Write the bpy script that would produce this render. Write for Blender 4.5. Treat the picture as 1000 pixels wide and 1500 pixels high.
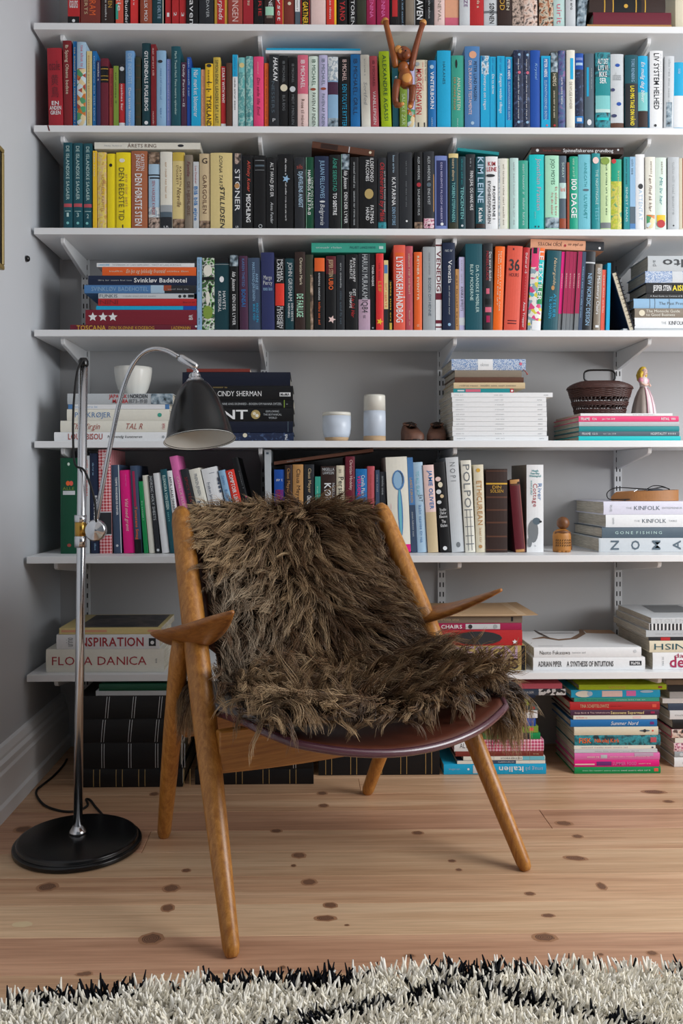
import bpy, bmesh, math, random
import numpy as np
from mathutils import Vector, Matrix, Euler
random.seed(7)
R = math.radians
for o in list(bpy.data.objects):
    bpy.data.objects.remove(o, do_unlink=True)
scene = bpy.context.scene
col = scene.collection

# ------------------------------------------------------------------ camera
FPX, PPX, PPY, HC, YAW, ROLL = 1246.0, 468.0, 704.0, 0.884, R(0.83), -0.0016
cam_d = bpy.data.cameras.new('camera')
cam = bpy.data.objects.new('camera', cam_d); col.objects.link(cam)
cam_d.sensor_fit = 'VERTICAL'; cam_d.sensor_height = 36.0
cam_d.lens = FPX / 1500 * 36
cam_d.shift_x = (500 - PPX) / 1500
cam_d.shift_y = -(750 - PPY) / 1500
cam_d.clip_start = 0.02
CAMR = Matrix.Rotation(-YAW, 3, 'Z') @ Matrix.Rotation(math.pi / 2, 3, 'X') @ Matrix.Rotation(ROLL, 3, 'Z')
cam.rotation_euler = CAMR.to_euler()
cam.location = (0, 0, HC)
scene.camera = cam

# ------------------------------------------------------------------ light
world = bpy.data.worlds.new('world'); scene.world = world
world.use_nodes = True
bg = world.node_tree.nodes['Background']
bg.inputs[0].default_value = (0.80, 0.90, 1.0, 1); bg.inputs[1].default_value = 0.12
def area(name, loc, target, sx, sy, power, rgb):
    d = bpy.data.lights.new(name, 'AREA'); d.shape = 'RECTANGLE'; d.size = sx; d.size_y = sy
    d.energy = power; d.color = rgb
    o = bpy.data.objects.new(name, d); col.objects.link(o); o.location = loc
    o.rotation_euler = (Vector(target) - Vector(loc)).to_track_quat('-Z', 'Y').to_euler()
    return o
area('window_daylight', (2.72, 0.95, 1.62), (0.0, 1.55, 1.15), 1.5, 1.7, 82, (0.97, 0.985, 1.0))
vs = scene.view_settings
vs.view_transform = 'Standard'; vs.look = 'None'; vs.gamma = 1.0; vs.use_curve_mapping = False
vs.exposure = 0.10

# ------------------------------------------------------------------ helpers
def P(px, py, Y):
    """world point on the plane at distance Y (parallel to the back wall) seen at a measured picture point"""
    d = CAMR @ Vector(((px - PPX) / FPX, (PPY - py) / FPX, -1))
    return Vector((0, 0, HC)) + d * (Y / d.y)
def G(px, py, z=0.0):
    d = CAMR @ Vector(((px - PPX) / FPX, (PPY - py) / FPX, -1))
    return Vector((0, 0, HC)) + d * ((z - HC) / d.z)
def lin(h):
    h = h.lstrip('#')
    return tuple(((int(h[i:i+2], 16) / 255 + 0.055) / 1.055) ** 2.4 if int(h[i:i+2], 16) > 10 else int(h[i:i+2], 16) / 255 / 12.92 for i in (0, 2, 4)) + (1,)
def mat(name, hexc, rough=0.5, metal=0.0, var=0.06, scale=40.0, bump=0.0, coat=0.0, spec=0.5):
    m = bpy.data.materials.new(name); m.use_nodes = True
    nt = m.node_tree; b = nt.nodes['Principled BSDF']
    b.inputs['Roughness'].default_value = rough; b.inputs['Metallic'].default_value = metal
    b.inputs['Specular IOR Level'].default_value = spec
    if coat: b.inputs['Coat Weight'].default_value = coat; b.inputs['Coat Roughness'].default_value = 0.15
    c = lin(hexc)
    tc = nt.nodes.new('ShaderNodeTexCoord'); n = nt.nodes.new('ShaderNodeTexNoise')
    n.inputs['Scale'].default_value = scale; n.inputs['Detail'].default_value = 3
    nt.links.new(tc.outputs['Object'], n.inputs['Vector'])
    r = nt.nodes.new('ShaderNodeMix'); r.data_type = 'RGBA'
    r.inputs['A'].default_value = tuple(x * (1 - var) for x in c[:3]) + (1,)
    r.inputs['B'].default_value = tuple(min(1, x * (1 + var)) for x in c[:3]) + (1,)
    nt.links.new(n.outputs['Fac'], r.inputs['Factor']); nt.links.new(r.outputs['Result'], b.inputs['Base Color'])
    if bump:
        bp = nt.nodes.new('ShaderNodeBump'); bp.inputs['Strength'].default_value = bump; bp.inputs['Distance'].default_value = 0.002
        nt.links.new(n.outputs['Fac'], bp.inputs['Height']); nt.links.new(bp.outputs['Normal'], b.inputs['Normal'])
    return m
def art(name, cols, scale=60.0, kind='noise', stretch=(1, 1, 1), rough=0.4):
    """printed picture: a few colours in irregular patches"""
    m = bpy.data.materials.new(name); m.use_nodes = True
    nt = m.node_tree; b = nt.nodes['Principled BSDF']; b.inputs['Roughness'].default_value = rough
    tc = nt.nodes.new('ShaderNodeTexCoord'); mp = nt.nodes.new('ShaderNodeMapping')
    mp.inputs['Scale'].default_value = stretch
    nt.links.new(tc.outputs['Object'], mp.inputs['Vector'])
    if kind == 'check':
        t = nt.nodes.new('ShaderNodeTexChecker'); t.inputs['Scale'].default_value = scale
        mp.inputs['Rotation'].default_value = (0, R(45), 0)
        t.inputs['Color1'].default_value = lin(cols[0]); t.inputs['Color2'].default_value = lin(cols[1])
        nt.links.new(mp.outputs[0], t.inputs['Vector']); nt.links.new(t.outputs['Color'], b.inputs['Base Color'])
        return m
    if kind == 'vor':
        t = nt.nodes.new('ShaderNodeTexVoronoi'); t.inputs['Scale'].default_value = scale
        sep = nt.nodes.new('ShaderNodeSeparateColor'); nt.links.new(t.outputs['Color'], sep.inputs[0]); out = sep.outputs[0]
    else:
        t = nt.nodes.new('ShaderNodeTexNoise'); t.inputs['Scale'].default_value = scale; t.inputs['Detail'].default_value = 2
        out = t.outputs['Fac']
    nt.links.new(mp.outputs[0], t.inputs['Vector'])
    rp = nt.nodes.new('ShaderNodeValToRGB'); rp.color_ramp.interpolation = 'CONSTANT' if kind == 'vor' else 'LINEAR'
    lo, hi = (0, 1) if kind == 'vor' else (0.36, 0.64)
    el = rp.color_ramp.elements
    while len(el) < len(cols): el.new(0.5)
    for i, c in enumerate(cols):
        el[i].position = lo + (hi - lo) * i / (len(cols) if kind == 'vor' else max(1, len(cols) - 1)); el[i].color = lin(c)
    nt.links.new(out, rp.inputs['Fac']); nt.links.new(rp.outputs['Color'], b.inputs['Base Color'])
    return m
def link(o, parent=None):
    col.objects.link(o)
    if parent is not None: o.parent = parent
    return o
def pyd(name, verts, faces, m, parent=None, smooth=False, loc=None):
    me = bpy.data.meshes.new(name); me.from_pydata([tuple(v) for v in verts], [], faces); me.update()
    if m is not None: me.materials.append(m)
    if smooth:
        for p in me.polygons: p.use_smooth = True
    o = bpy.data.objects.new(name, me); link(o, parent)
    if loc is not None: o.location = loc
    return o
def obm(name, bm, m, parent=None, smooth=False, recalc=True):
    if recalc: bmesh.ops.recalc_face_normals(bm, faces=bm.faces)
    me = bpy.data.meshes.new(name); bm.to_mesh(me); bm.free()
    if m is not None: me.materials.append(m)
    if smooth:
        for p in me.polygons: p.use_smooth = True
    return link(bpy.data.objects.new(name, me), parent)
def empty(name, loc=(0, 0, 0), rot=(0, 0, 0)):
    o = bpy.data.objects.new(name, None); o.location = loc; o.rotation_euler = rot; o.empty_display_size = 0.02
    return link(o)
def tag(o, label=None, cat=None, group=None, kind=None):
    if label: o['label'] = label
    if cat: o['category'] = cat
    if group: o['group'] = group
    if kind: o['kind'] = kind
    return o
def bm_box(bm, x0, x1, y0, y1, z0, z1):
    v = [bm.verts.new((x, y, z)) for z in (z0, z1) for y in (y0, y1) for x in (x0, x1)]
    for f in ((0, 2, 3, 1), (4, 5, 7, 6), (0, 1, 5, 4), (2, 6, 7, 3), (0, 4, 6, 2), (1, 3, 7, 5)):
        bm.faces.new([v[i] for i in f])
def box(name, x0, x1, y0, y1, z0, z1, m, parent=None, bev=0.0, seg=2):
    bm = bmesh.new(); bm_box(bm, x0, x1, y0, y1, z0, z1)
    if bev: bmesh.ops.bevel(bm, geom=bm.edges[:], offset=bev, segments=seg, affect='EDGES', profile=0.6)
    return obm(name, bm, m, parent)
def frames(pts):
    pts = [Vector(p) for p in pts]; out = []; prev = None
    for i, p in enumerate(pts):
        t = (pts[min(i + 1, len(pts) - 1)] - pts[max(i - 1, 0)]).normalized()
        if prev is None:
            a = Vector((0, 0, 1)) if abs(t.z) < 0.9 else Vector((0, 1, 0))
            n = (a - t * a.dot(t)).normalized()
        else:
            n = (prev - t * prev.dot(t)).normalized()
        prev = n; out.append((p, n, t.cross(n)))
    return out
def bm_tube(bm, pts, radii, n=10, cap=True, flat=1.0):
    fr = frames(pts); rings = []
    if not hasattr(radii, '__len__'): radii = [radii] * len(fr)
    for (p, a, b), r in zip(fr, radii):
        rings.append([bm.verts.new(p + a * (math.cos(2 * math.pi * k / n) * r) + b * (math.sin(2 * math.pi * k / n) * r * flat)) for k in range(n)])
    for i in range(len(rings) - 1):
        for k in range(n):
            bm.faces.new((rings[i][k], rings[i][(k + 1) % n], rings[i + 1][(k + 1) % n], rings[i + 1][k]))
    if cap:
        bm.faces.new(rings[0]); bm.faces.new(rings[-1])
def tube(name, pts, radii, m, parent=None, n=10, flat=1.0, cap=True):
    bm = bmesh.new(); bm_tube(bm, pts, radii, n, cap, flat); return obm(name, bm, m, parent, True)
def smoothpath(pts, k=6):
    """Catmull-Rom through points"""
    pts = [Vector(p) for p in pts]; q = [pts[0] * 2 - pts[1]] + pts + [pts[-1] * 2 - pts[-2]]; out = []
    for i in range(1, len(q) - 2):
        for j in range(k):
            t = j / k; a, b, c, d = q[i - 1], q[i], q[i + 1], q[i + 2]
            out.append(0.5 * ((2 * b) + (c - a) * t + (2 * a - 5 * b + 4 * c - d) * t * t + (3 * b - a - 3 * c + d) * t ** 3))
    out.append(pts[-1]); return out
def bm_lathe(bm, prof, n=28, sx=1.0, sy=1.0, wob=None):
    rings = []
    for (r, z) in prof:
        ring = []
        for k in range(n):
            a = 2 * math.pi * k / n; q = r * (wob(a, z) if wob else 1)
            ring.append(bm.verts.new((q * math.cos(a) * sx, q * math.sin(a) * sy, z)))
        rings.append(ring)
    for i in range(len(rings) - 1):
        for k in range(n):
            bm.faces.new((rings[i][k], rings[i][(k + 1) % n], rings[i + 1][(k + 1) % n], rings[i + 1][k]))
    if prof[0][0] > 1e-6: bm.faces.new(rings[0])
    if prof[-1][0] > 1e-6: bm.faces.new(rings[-1])
    bmesh.ops.remove_doubles(bm, verts=bm.verts, dist=1e-6)
def lathe(name, prof, m, parent=None, n=28, sx=1.0, sy=1.0, wob=None, loc=None):
    bm = bmesh.new(); bm_lathe(bm, prof, n, sx, sy, wob); o = obm(name, bm, m, parent, True)
    if loc is not None: o.location = loc
    return o
def ball(name, c, r, m, parent=None, s=(1, 1, 1), seg=16, rot=None):
    bm = bmesh.new(); bmesh.ops.create_uvsphere(bm, u_segments=seg, v_segments=max(6, seg // 2), radius=r)
    bmesh.ops.scale(bm, vec=s, verts=bm.verts)
    if rot: bmesh.ops.rotate(bm, cent=(0, 0, 0), matrix=Euler(rot).to_matrix(), verts=bm.verts)
    o = obm(name, bm, m, parent, True); o.location = c; return o

# ------------------------------------------------------------------ materials of the room
M = {}
M['wall'] = mat('wall_paint', 'b9b9ba', 0.8, var=0.02, scale=3, bump=0.05)
M['wall_side_lit'] = mat('wall_paint_bluish_lit', 'bfc3c8', 0.7, var=0.02, scale=3, bump=0.05)  # same paint as the back wall, with bluish window light mixed into the colour
M['white'] = mat('white_lacquer', 'e6e8ea', 0.4, var=0.015, scale=8)
M['bracket'] = mat('white_steel', 'dcdee0', 0.35, var=0.01)
M['dark'] = mat('dark_slot', '1d1d1f', 0.8)
M['chrome'] = mat('chrome', 'd4d6da', 0.2, 1.0, var=0.02)
M['brass'] = mat('brass', 'b8924a', 0.25, 1.0, var=0.03)
M['black'] = mat('black_enamel', '08090b', 0.24, var=0.1)
M['shade_in'] = mat('shade_inner_white', 'd9d9d2', 0.5, var=0.02)
M['cord'] = mat('black_cord', '0c0c0d', 0.7)

# ------------------------------------------------------------------ setting
WX, BY = -0.822, 2.843           # side wall plane, back wall plane
o = box('wall_back', WX, 2.9, BY, BY + 0.1, 0, 2.75, M['wall']); tag(o, kind='structure')
o = box('wall_left', WX - 0.1, WX, -1.2, BY + 0.1, 0, 2.75, M['wall_side_lit']); tag(o, kind='structure')
o = box('ceiling_light_block', WX - 0.1, 2.9, -1.2, BY + 0.1, 2.75, 2.85, M['white']); tag(o, kind='structure')  # unseen ceiling, added to block light from above
# window wall on the right (outside the frame): the opening the daylight comes through
bm = bmesh.new()
bm_box(bm, 2.8, 2.9, -1.2, 0.1, 0, 2.75); bm_box(bm, 2.8, 2.9, 1.8, BY, 0, 2.75)
bm_box(bm, 2.8, 2.9, 0.1, 1.8, 0, 0.72); bm_box(bm, 2.8, 2.9, 0.1, 1.8, 2.5, 2.75)
tag(obm('wall_right', bm, M['wall']), kind='structure')
# moulded baseboard along the side wall
prof = [(0, 0), (0.034, 0), (0.034, 0.036), (0.028, 0.044), (0.028, 0.118), (0.024, 0.126), (0.024, 0.142), (0.016, 0.150), (0.016, 0.158), (0.010, 0.176), (0, 0.180)]
def extrude_y(name, prof, y0, y1, x, m):
    bm = bmesh.new(); a = [bm.verts.new((x + p[0], y0, p[1])) for p in prof]; b = [bm.verts.new((x + p[0], y1, p[1])) for p in prof]
    n = len(prof)
    for i in range(n): bm.faces.new((a[i], a[(i + 1) % n], b[(i + 1) % n], b[i]))
    bm.faces.new(a); bm.faces.new(b); return obm(name, bm, m)
tag(extrude_y('baseboard_left', prof, -1.2, BY, WX, M['white']), kind='structure')

# ------------------------------------------------------------------ floor: pine planks, each its own board
def wood(name, c1, c2, c3, stretch, rough=0.45, scale=3.0, grain=0.5):
    m = bpy.data.materials.new(name); m.use_nodes = True
    nt = m.node_tree; b = nt.nodes['Principled BSDF']; b.inputs['Roughness'].default_value = rough
    N = nt.nodes.new; L = nt.links.new
    tc = N('ShaderNodeTexCoord'); oi = N('ShaderNodeObjectInfo'); mp = N('ShaderNodeMapping')
    add = N('ShaderNodeVectorMath'); add.operation = 'ADD'
    mul = N('ShaderNodeVectorMath'); mul.operation = 'SCALE'; mul.inputs['Scale'].default_value = 37.0
    cb = N('ShaderNodeCombineXYZ')
    for i in range(3): L(oi.outputs['Random'], cb.inputs[i])
    L(cb.outputs[0], mul.inputs[0]); mp.inputs['Scale'].default_value = stretch
    L(tc.outputs['Object'], mp.inputs['Vector']); L(mp.outputs[0], add.inputs[0]); L(mul.outputs[0], add.inputs[1])
    n1 = N('ShaderNodeTexNoise'); n1.inputs['Scale'].default_value = scale; n1.inputs['Detail'].default_value = 5; n1.inputs['Distortion'].default_value = 0.6
    n2 = N('ShaderNodeTexNoise'); n2.inputs['Scale'].default_value = scale * 7; n2.inputs['Detail'].default_value = 3
    L(add.outputs[0], n1.inputs['Vector']); L(add.outputs[0], n2.inputs['Vector'])
    rp = N('ShaderNodeValToRGB'); e = rp.color_ramp.elements; e[0].position = 0.3; e[1].position = 0.72
    e[0].color = lin(c1); e[1].color = lin(c2); x = e.new(0.5); x.color = lin(c3)
    L(n1.outputs['Fac'], rp.inputs['Fac'])
    mx = N('ShaderNodeMix'); mx.data_type = 'RGBA'; mx.blend_type = 'MULTIPLY'; mx.inputs['Factor'].default_value = grain
    L(rp.outputs['Color'], mx.inputs['A'])
    r2 = N('ShaderNodeValToRGB'); r2.color_ramp.elements[0].position = 0.35; r2.color_ramp.elements[1].position = 0.6
    r2.color_ramp.elements[0].color = (0.55, 0.5, 0.45, 1); r2.color_ramp.elements[1].color = (1, 1, 1, 1)
    L(n2.outputs['Fac'], r2.inputs['Fac']); L(r2.outputs['Color'], mx.inputs['B'])
    # boards differ a little in tone
    hs = N('ShaderNodeHueSaturation'); mr = N('ShaderNodeMapRange'); mr.inputs['To Min'].default_value = 0.93; mr.inputs['To Max'].default_value = 1.07
    L(oi.outputs['Random'], mr.inputs['Value']); L(mr.outputs[0], hs.inputs['Value']); L(mx.outputs['Result'], hs.inputs['Color'])
    L(hs.outputs['Color'], b.inputs['Base Color'])
    bp = N('ShaderNodeBump'); bp.inputs['Strength'].default_value = 0.12; bp.inputs['Distance'].default_value = 0.001
    L(n2.outputs['Fac'], bp.inputs['Height']); L(bp.outputs['Normal'], b.inputs['Normal'])
    return m
M['pine'] = wood('pine_board', 'b88c6c', 'dcb896', 'cea683', (0.45, 13, 13), 0.40, 2.2, 0.4)
M['pine_pale'] = wood('pine_board_pale', 'c8a07c', 'e4c4a0', 'd8b490', (0.45, 13, 13), 0.40, 2.2, 0.35)
M['pine_red'] = wood('pine_board_reddish', 'b08468', 'd6aa8a', 'c6987a', (0.45, 13, 13), 0.40, 2.2, 0.4)
floor = box('floor', WX - 0.1, 2.9, -1.2, BY + 0.1, -0.06, -0.021, M['dark']); tag(floor, kind='structure')
PLANK_W = 0.1245
edges = [1.654 + PLANK_W * k for k in range(-23, 11)]
joints = {2.0275: [-0.395], 2.152: [0.62], 1.654: [1.3], 1.779: [-0.9 + 2.4], 2.4: [0.15]}
tone = ['pine', 'pine_red', 'pine', 'pine_pale', 'pine', 'pine_red', 'pine_pale', 'pine']
pick = {1.53: 'pine_red', 1.654: 'pine_pale', 1.779: 'pine', 1.903: 'pine_pale', 2.0275: 'pine', 2.152: 'pine_red', 2.2765: 'pine', 2.401: 'pine', 1.405: 'pine'}
for i in range(len(edges) - 1):
    y0, y1 = edges[i], edges[i + 1]
    if y1 > BY + 0.08: y1 = BY + 0.05
    cuts = [WX - 0.05, 2.85]
    for k, js in joints.items():
        if abs(k - y0) < 0.02: cuts = [WX - 0.05] + js + [2.85]
    if len(cuts) == 2: cuts = [WX - 0.05, [1.5, 2.1, 1.75][i % 3], 2.85]
    for j in range(len(cuts) - 1):
        m = 'pine'
        for k, t in pick.items():
            if abs(k - y0) < 0.02: m = t
        if abs(y0 - 2.0275) < 0.02 and j == 0: m = 'pine_red'
        b = box('plank', cuts[j] + 0.0004, cuts[j + 1] - 0.0004, y0 + 0.0005, y1 - 0.0005, -0.02, 0, M[m], floor, 0.0012, 1)
# knots in the boards, where the wood shows them
def knotmat():
    m = bpy.data.materials.new('pine_knot'); m.use_nodes = True
    nt = m.node_tree; b = nt.nodes['Principled BSDF']; b.inputs['Roughness'].default_value = 0.5
    N = nt.nodes.new; L = nt.links.new
    tc = N('ShaderNodeTexCoord'); g = N('ShaderNodeTexWave'); g.wave_type = 'RINGS'; g.rings_direction = 'Z'
    g.inputs['Scale'].default_value = 1.6; g.inputs['Distortion'].default_value = 2.5; g.inputs['Detail'].default_value = 2
    L(tc.outputs['Object'], g.inputs['Vector'])
    rp = N('ShaderNodeValToRGB'); e = rp.color_ramp.elements; e[0].color = lin('5a3c2e'); e[1].color = lin('90694f')
    L(g.outputs['Fac'], rp.inputs['Fac']); L(rp.outputs['Color'], b.inputs['Base Color'])
    return m
M['knot'] = knotmat(); M['knot_rim'] = mat('knot_rim', 'a87c5c', 0.5)
def disc_mesh(name, n, m, r=1.0):
    me = bpy.data.meshes.new(name); rnd = random.Random(3)
    vv = [(0, 0, 0.02)] + [(r * math.cos(2 * math.pi * k / n) * rnd.uniform(.88, 1.08), r * math.sin(2 * math.pi * k / n) * rnd.uniform(.88, 1.08), 0) for k in range(n)]
    me.from_pydata(vv, [], [(0, 1 + k, 1 + (k + 1) % n) for k in range(n)]); me.update(); me.materials.append(m); return me
km, kr = disc_mesh('knot', 14, M['knot'], 0.8), disc_mesh('knot_rim', 14, M['knot_rim'], 1.12)
KN = [(70, 1299, 15, 9, 25), (120, 1427 - 0, 9, 4, 0), (222, 1375, 18, 12, 20), (246, 1330, 10, 8, 0), (251, 1301, 13, 8, 25), (273, 1275, 7, 4, 0), (226, 1163, 7, 4, 0),
      (35, 1215, 14, 7, 0), (438, 1253, 11, 6, -20), (453, 1292, 12, 7, 15), (484, 1326, 11, 6, -10), (477, 1345, 17, 6, 0), (508, 1355, 4, 2, 0), (414, 1417, 5, 4, 0),
      (405, 1217, 9, 4, 0), (472, 1162, 8, 4, 0), (474, 1180, 8, 4, 0), (612, 1220, 9, 4, 0), (662, 1261, 6, 3, 0), (672, 1274, 5, 3, 0), (843, 1257, 17, 5, -12), (881, 1298, 7, 8, 0),
      (776, 1309, 8, 4, 0), (803, 1341, 10, 4, 0), (798, 1373, 18, 9, 0), (826, 1206, 13, 5, -8), (846, 1225, 8, 4, 0), (958, 1160, 17, 4, -4), (979, 1174, 8, 3, 0), (955, 1396, 8, 5, 0), (127, 1426, 9, 5, 0), (880, 1398, 4, 3, 0),
      (600, 1400, 9, 4, 0), (700, 1480, 10, 6, 0), (430, 1268, 4, 3, 0)]
for (px, py, rx, ry, a) in KN:
    c = G(px, py, 0.0004); s = math.hypot(c.x, c.y) / FPX
    dz = G(px, py - ry).y - G(px, py + ry).y
    for nm, me, k, z in (('knot_rim', kr, 1.0, 0.0003), ('knot', km, 1.0, 0.0006)):
        o = bpy.data.objects.new(nm, me); link(o, floor); o.location = (c.x, c.y, z)
        o.scale = (rx * s * k * 0.95, dz / 2 * k * 0.72, 0.004); o.rotation_euler = (0, 0, R(a * 0.8))

# a pale filled knot hole
c = G(33, 1354, 0.0004); o = bpy.data.objects.new('filler_patch', disc_mesh('filler_patch', 14, mat('pale_filler', 'dcc49c', 0.5), 1.0)); link(o, floor)
o.location = (c.x, c.y, 0.0004); o.scale = (0.021, 0.012, 0.004)
# ------------------------------------------------------------------ wall shelving
S_Z = [2.248, 1.943, 1.638, 1.3346, 1.003, 0.665, 0.323]        # top faces
S_Y = [2.543] * 5 + [2.472, 2.472]                                # front edges
UPX = [-0.735, -0.1416, 0.4475, 1.040, 1.632]
ORD = ['top shelf', 'second shelf', 'third shelf', 'fourth shelf', 'fifth shelf', 'sixth shelf', 'lowest shelf']
SH_T = 0.0198
def bracket_mesh(depth):
    bm = bmesh.new(); w = 0.006
    prof = [(0, 0), (-depth, 0), (-depth - 0.003, -0.006), (-depth, -0.017), (-depth + 0.008, -0.021), (-0.03, -0.058), (0, -0.062)]
    a = [bm.verts.new((-w, y, z)) for y, z in prof]; b = [bm.verts.new((w, y, z)) for y, z in prof]
    n = len(prof)
    for i in range(n): bm.faces.new((a[i], a[(i + 1) % n], b[(i + 1) % n], b[i]))
    bm.faces.new(a); bm.faces.new(b)
    bmesh.ops.bevel(bm, geom=bm.edges[:], offset=0.0015, segments=1, affect='EDGES')
    bmesh.ops.recalc_face_normals(bm, faces=bm.faces)
    me = bpy.data.meshes.new('bracket'); bm.to_mesh(me); bm.free(); me.materials.append(M['bracket']); return me
BRK = {}
for i, z in enumerate(S_Z):
    t = empty('wall_shelf', (0.4, BY, z - SH_T))
    tag(t, 'long white shelf board on white steel brackets, %s of the bookcase' % ORD[i], 'shelf', 'white shelf boards of the bookcase')
    b = box('board', WX + 0.010 - 0.4, 1.72 - 0.4, S_Y[i] - BY, -0.004, 0, SH_T, M['white'], t, 0.0012, 2)
    d = BY - S_Y[i] - 0.028
    if d not in BRK: BRK[d] = bracket_mesh(d - 0.012)
    for x in UPX:
        o = bpy.data.objects.new('bracket', BRK[d]); link(o, t); o.location = (x - 0.4, -0.012, -0.0002)
# slotted uprights on the back wall
ub = bmesh.new(); bm_box(ub, -0.0125, 0.0125, -0.011, 0, 0.05, 2.6)
um = bpy.data.meshes.new('rail'); ub.to_mesh(um); ub.free(); um.materials.append(M['bracket'])
sb = bmesh.new(); z = 0.08
while z < 2.58:
    for x in (-0.0055, 0.0055): bm_box(sb, x - 0.0018, x + 0.0018, -0.0114, -0.0108, z, z + 0.016)
    z += 0.032
smh = bpy.data.meshes.new('slots'); sb.to_mesh(smh); sb.free(); smh.materials.append(M['dark'])
for k, x in enumerate(UPX):
    t = empty('shelf_upright', (x, BY, 0.05))
    tag(t, 'white slotted steel upright on the back wall, %s from the side wall' % ['nearest', 'second', 'third', 'fourth', 'fifth'][k] if k else 'white slotted steel upright on the back wall, nearest the side wall', 'upright', 'slotted shelf uprights')
    o = bpy.data.objects.new('rail', um); link(o, t); o.location = (0, 0, -0.05)
    o = bpy.data.objects.new('slots', smh); link(o, t); o.location = (0, 0, -0.05); o['kind'] = 'stuff'
# ------------------------------------------------------------------ books: colours
PAL = dict(
 red='b8282c', bright_red='d93434', vermilion='dd3a2c', crimson='a52531', dark_red='7e1d24', maroon='5c1823', wine='7a1f2e', burgundy='6a1f30', brick_red='a4463c', rust='9a4a32',
 brown_red='7c342c', raspberry='a31f4f', magenta='e0157f', hot_pink='e8477c', pink='dd6fae', rose='d0657c', dusty_rose='b9525c', pale_pink='e6c9c4', peach='dfa382', coral='dd5b48', orange='e2632a', bright_orange='ef6a1c', tan='b98a54', gold='cfa23c',
 yellow='ecc12c', bright_yellow='f2dc1e', mustard='cbb04a', butter='dcc98c', cream='ddd5bd', ivory='e4e2d6', white='e6e8ea', pale_grey='c9ced2', grey='9ea4a8', mid_grey='74797d', slate='53636f', charcoal='26292e', black='0f1013', dark_brown='33231f', brown='5b3a2c', taupe='857a6c', beige='cdb893', terracotta='a86545', kraft='b09a62',
 olive='7f9a3c', dark_olive='34382a', lime='a9c41c', pale_lime='bfd6a4', green='0e8a4c', dark_green='0c4a33', emerald='1c9f82', sea_green='3aa08c', mint='a8dcc0', pale_mint='d3e3d8', teal='1f8a90', dark_teal='17505c', deep_teal='103b44', turquoise='15c0c4', aqua='7cc4c4', pale_aqua='bcd8d4', light_aqua='6fbccb',
 cyan='1aa6d4', sky_blue='6fa6d6', blue='1c6fb0', royal_blue='1a4ea6', cornflower='6f9fd0', steel_blue='4f7fb4', pale_blue='a9c6dc', light_blue='8fb6d6', slate_blue='3c4d66', navy='1b2742', dark_navy='10172a', indigo='2c3360', periwinkle='7586c0', lavender='b9b6d8', mauve='b79bb0', plum='4a2a44', purple='6a2a74', light_grey='b8bec2', lilac_white='dcdcec')
ARTS = dict(
 art_blue=('printed blue', ['1d5f95', '5fa5c8', 'dfe6ea', '1c3c5c'], 55), art_white=('pale illustrated', ['cfd8dc', 'e2e6e6', '8a9fb0', 'dfe4e6'], 60), art_story=('colourful illustrated', ['b04a34', 'e0cda0', '4f9a6a', 'cfe0e6', 'c8742c'], 70),
 art_green=('green and white patterned', ['15171a', '5d9a4c', 'dfe4dc', '15171a', '4c7f44'], 55), art_brown=('brown patterned', ['3a2c26', '7d6652', 'b49a86'], 70), art_photo=('grey-brown photographic', ['2a2422', '86746a', 'c9b2a4', '4b3f3a'], 65),
 art_pinkphoto=('pale photographic', ['241c1c', 'd9b6a4', 'e2d2c8', '59403a'], 60), art_mixed=('multicoloured', ['2c3a34', 'a8633c', 'd2c6b0', '3a3230'], 70), art_yellow=('mottled yellow', ['e6c63c', 'd9b890', 'e8d660', 'c79a58'], 60),
 art_aqua=('mottled aqua', ['5fb0b0', 'a8d2cc', '3f8f92', '8cc6c0'], 50), art_teal=('dark teal printed', ['0f3d46', '1f6f7c', '2f96a2', '0d2d36'], 45), art_slate=('slate grey printed', ['2f3a42', '7f93a0', 'b5c2ca'], 60), art_night=('starry navy', ['18223c', '1c2a4a', '18223c', '45587c'], 90),
 art_purple=('purple and teal printed', ['2d3a66', '5c5690', '3c6a8c', '8a6a9c'], 50), art_grid=('multicoloured grid', ['e4e4dc', 'd9cf4c', '8fa8b4', 'e8e6e0', '59b4c4', 'd94a82'], 90), art_pinkflower=('pink floral', ['2c2026', 'd98aa4', 'eae0e0', 'a84a6c'], 80), art_lime=('green and yellow printed', ['c7c63c', 'a9b83c', 'd6c85c', '3c9a6c'], 45),
 art_dots=('white and black patterned', ['dfe2e6', '24262c', 'dfe2e6', 'cfd4d8', '34363c'], 110))
COVER = {}
def cmat(n):
    if n not in COVER:
        if n == 'gingham': COVER[n] = art('gingham_red', ['b5303c', 'e2b6b8'], 150, 'check')
        elif n == 'gingham_pink': COVER[n] = art('gingham_pink', ['c23a6a', 'e6b8c8'], 150, 'check')
        elif n == 'knit': COVER[n] = art('woven_blue_cloth', ['c9d2de', '7f9cc4', 'c9d2de', '5a7cb0'], 620, 'vor')
        elif n in ARTS: COVER[n] = art(n, ARTS[n][1], ARTS[n][2], 'vor' if n in ('art_grid', 'art_dots', 'art_story') else 'noise')
        else: COVER[n] = mat('cover_' + n, PAL[n], 0.45, var=0.05, scale=120, spec=0.35)
    return COVER[n]
INK = {}
def imat(n):
    if n not in INK: INK[n] = mat('ink_' + n, PAL[n], 0.5, var=0.02)
    return INK[n]
def word(n):
    if n == 'gingham': return 'red gingham'
    if n == 'gingham_pink': return 'pink gingham'
    if n == 'knit': return 'blue woven'
    return ARTS[n][0] if n in ARTS else n.replace('_', ' ')
M['pages'] = art('page_edges', ['d6cdb8', 'c2b8a0', 'ddd6c4'], 40, 'noise', (1, 0.2, 12), 0.8)
M['pages_side'] = art('page_edges_flat', ['cfc8b8', 'a9a294', 'd8d2c4'], 60, 'noise', (14, 0.2, 0.2), 0.8)

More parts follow.
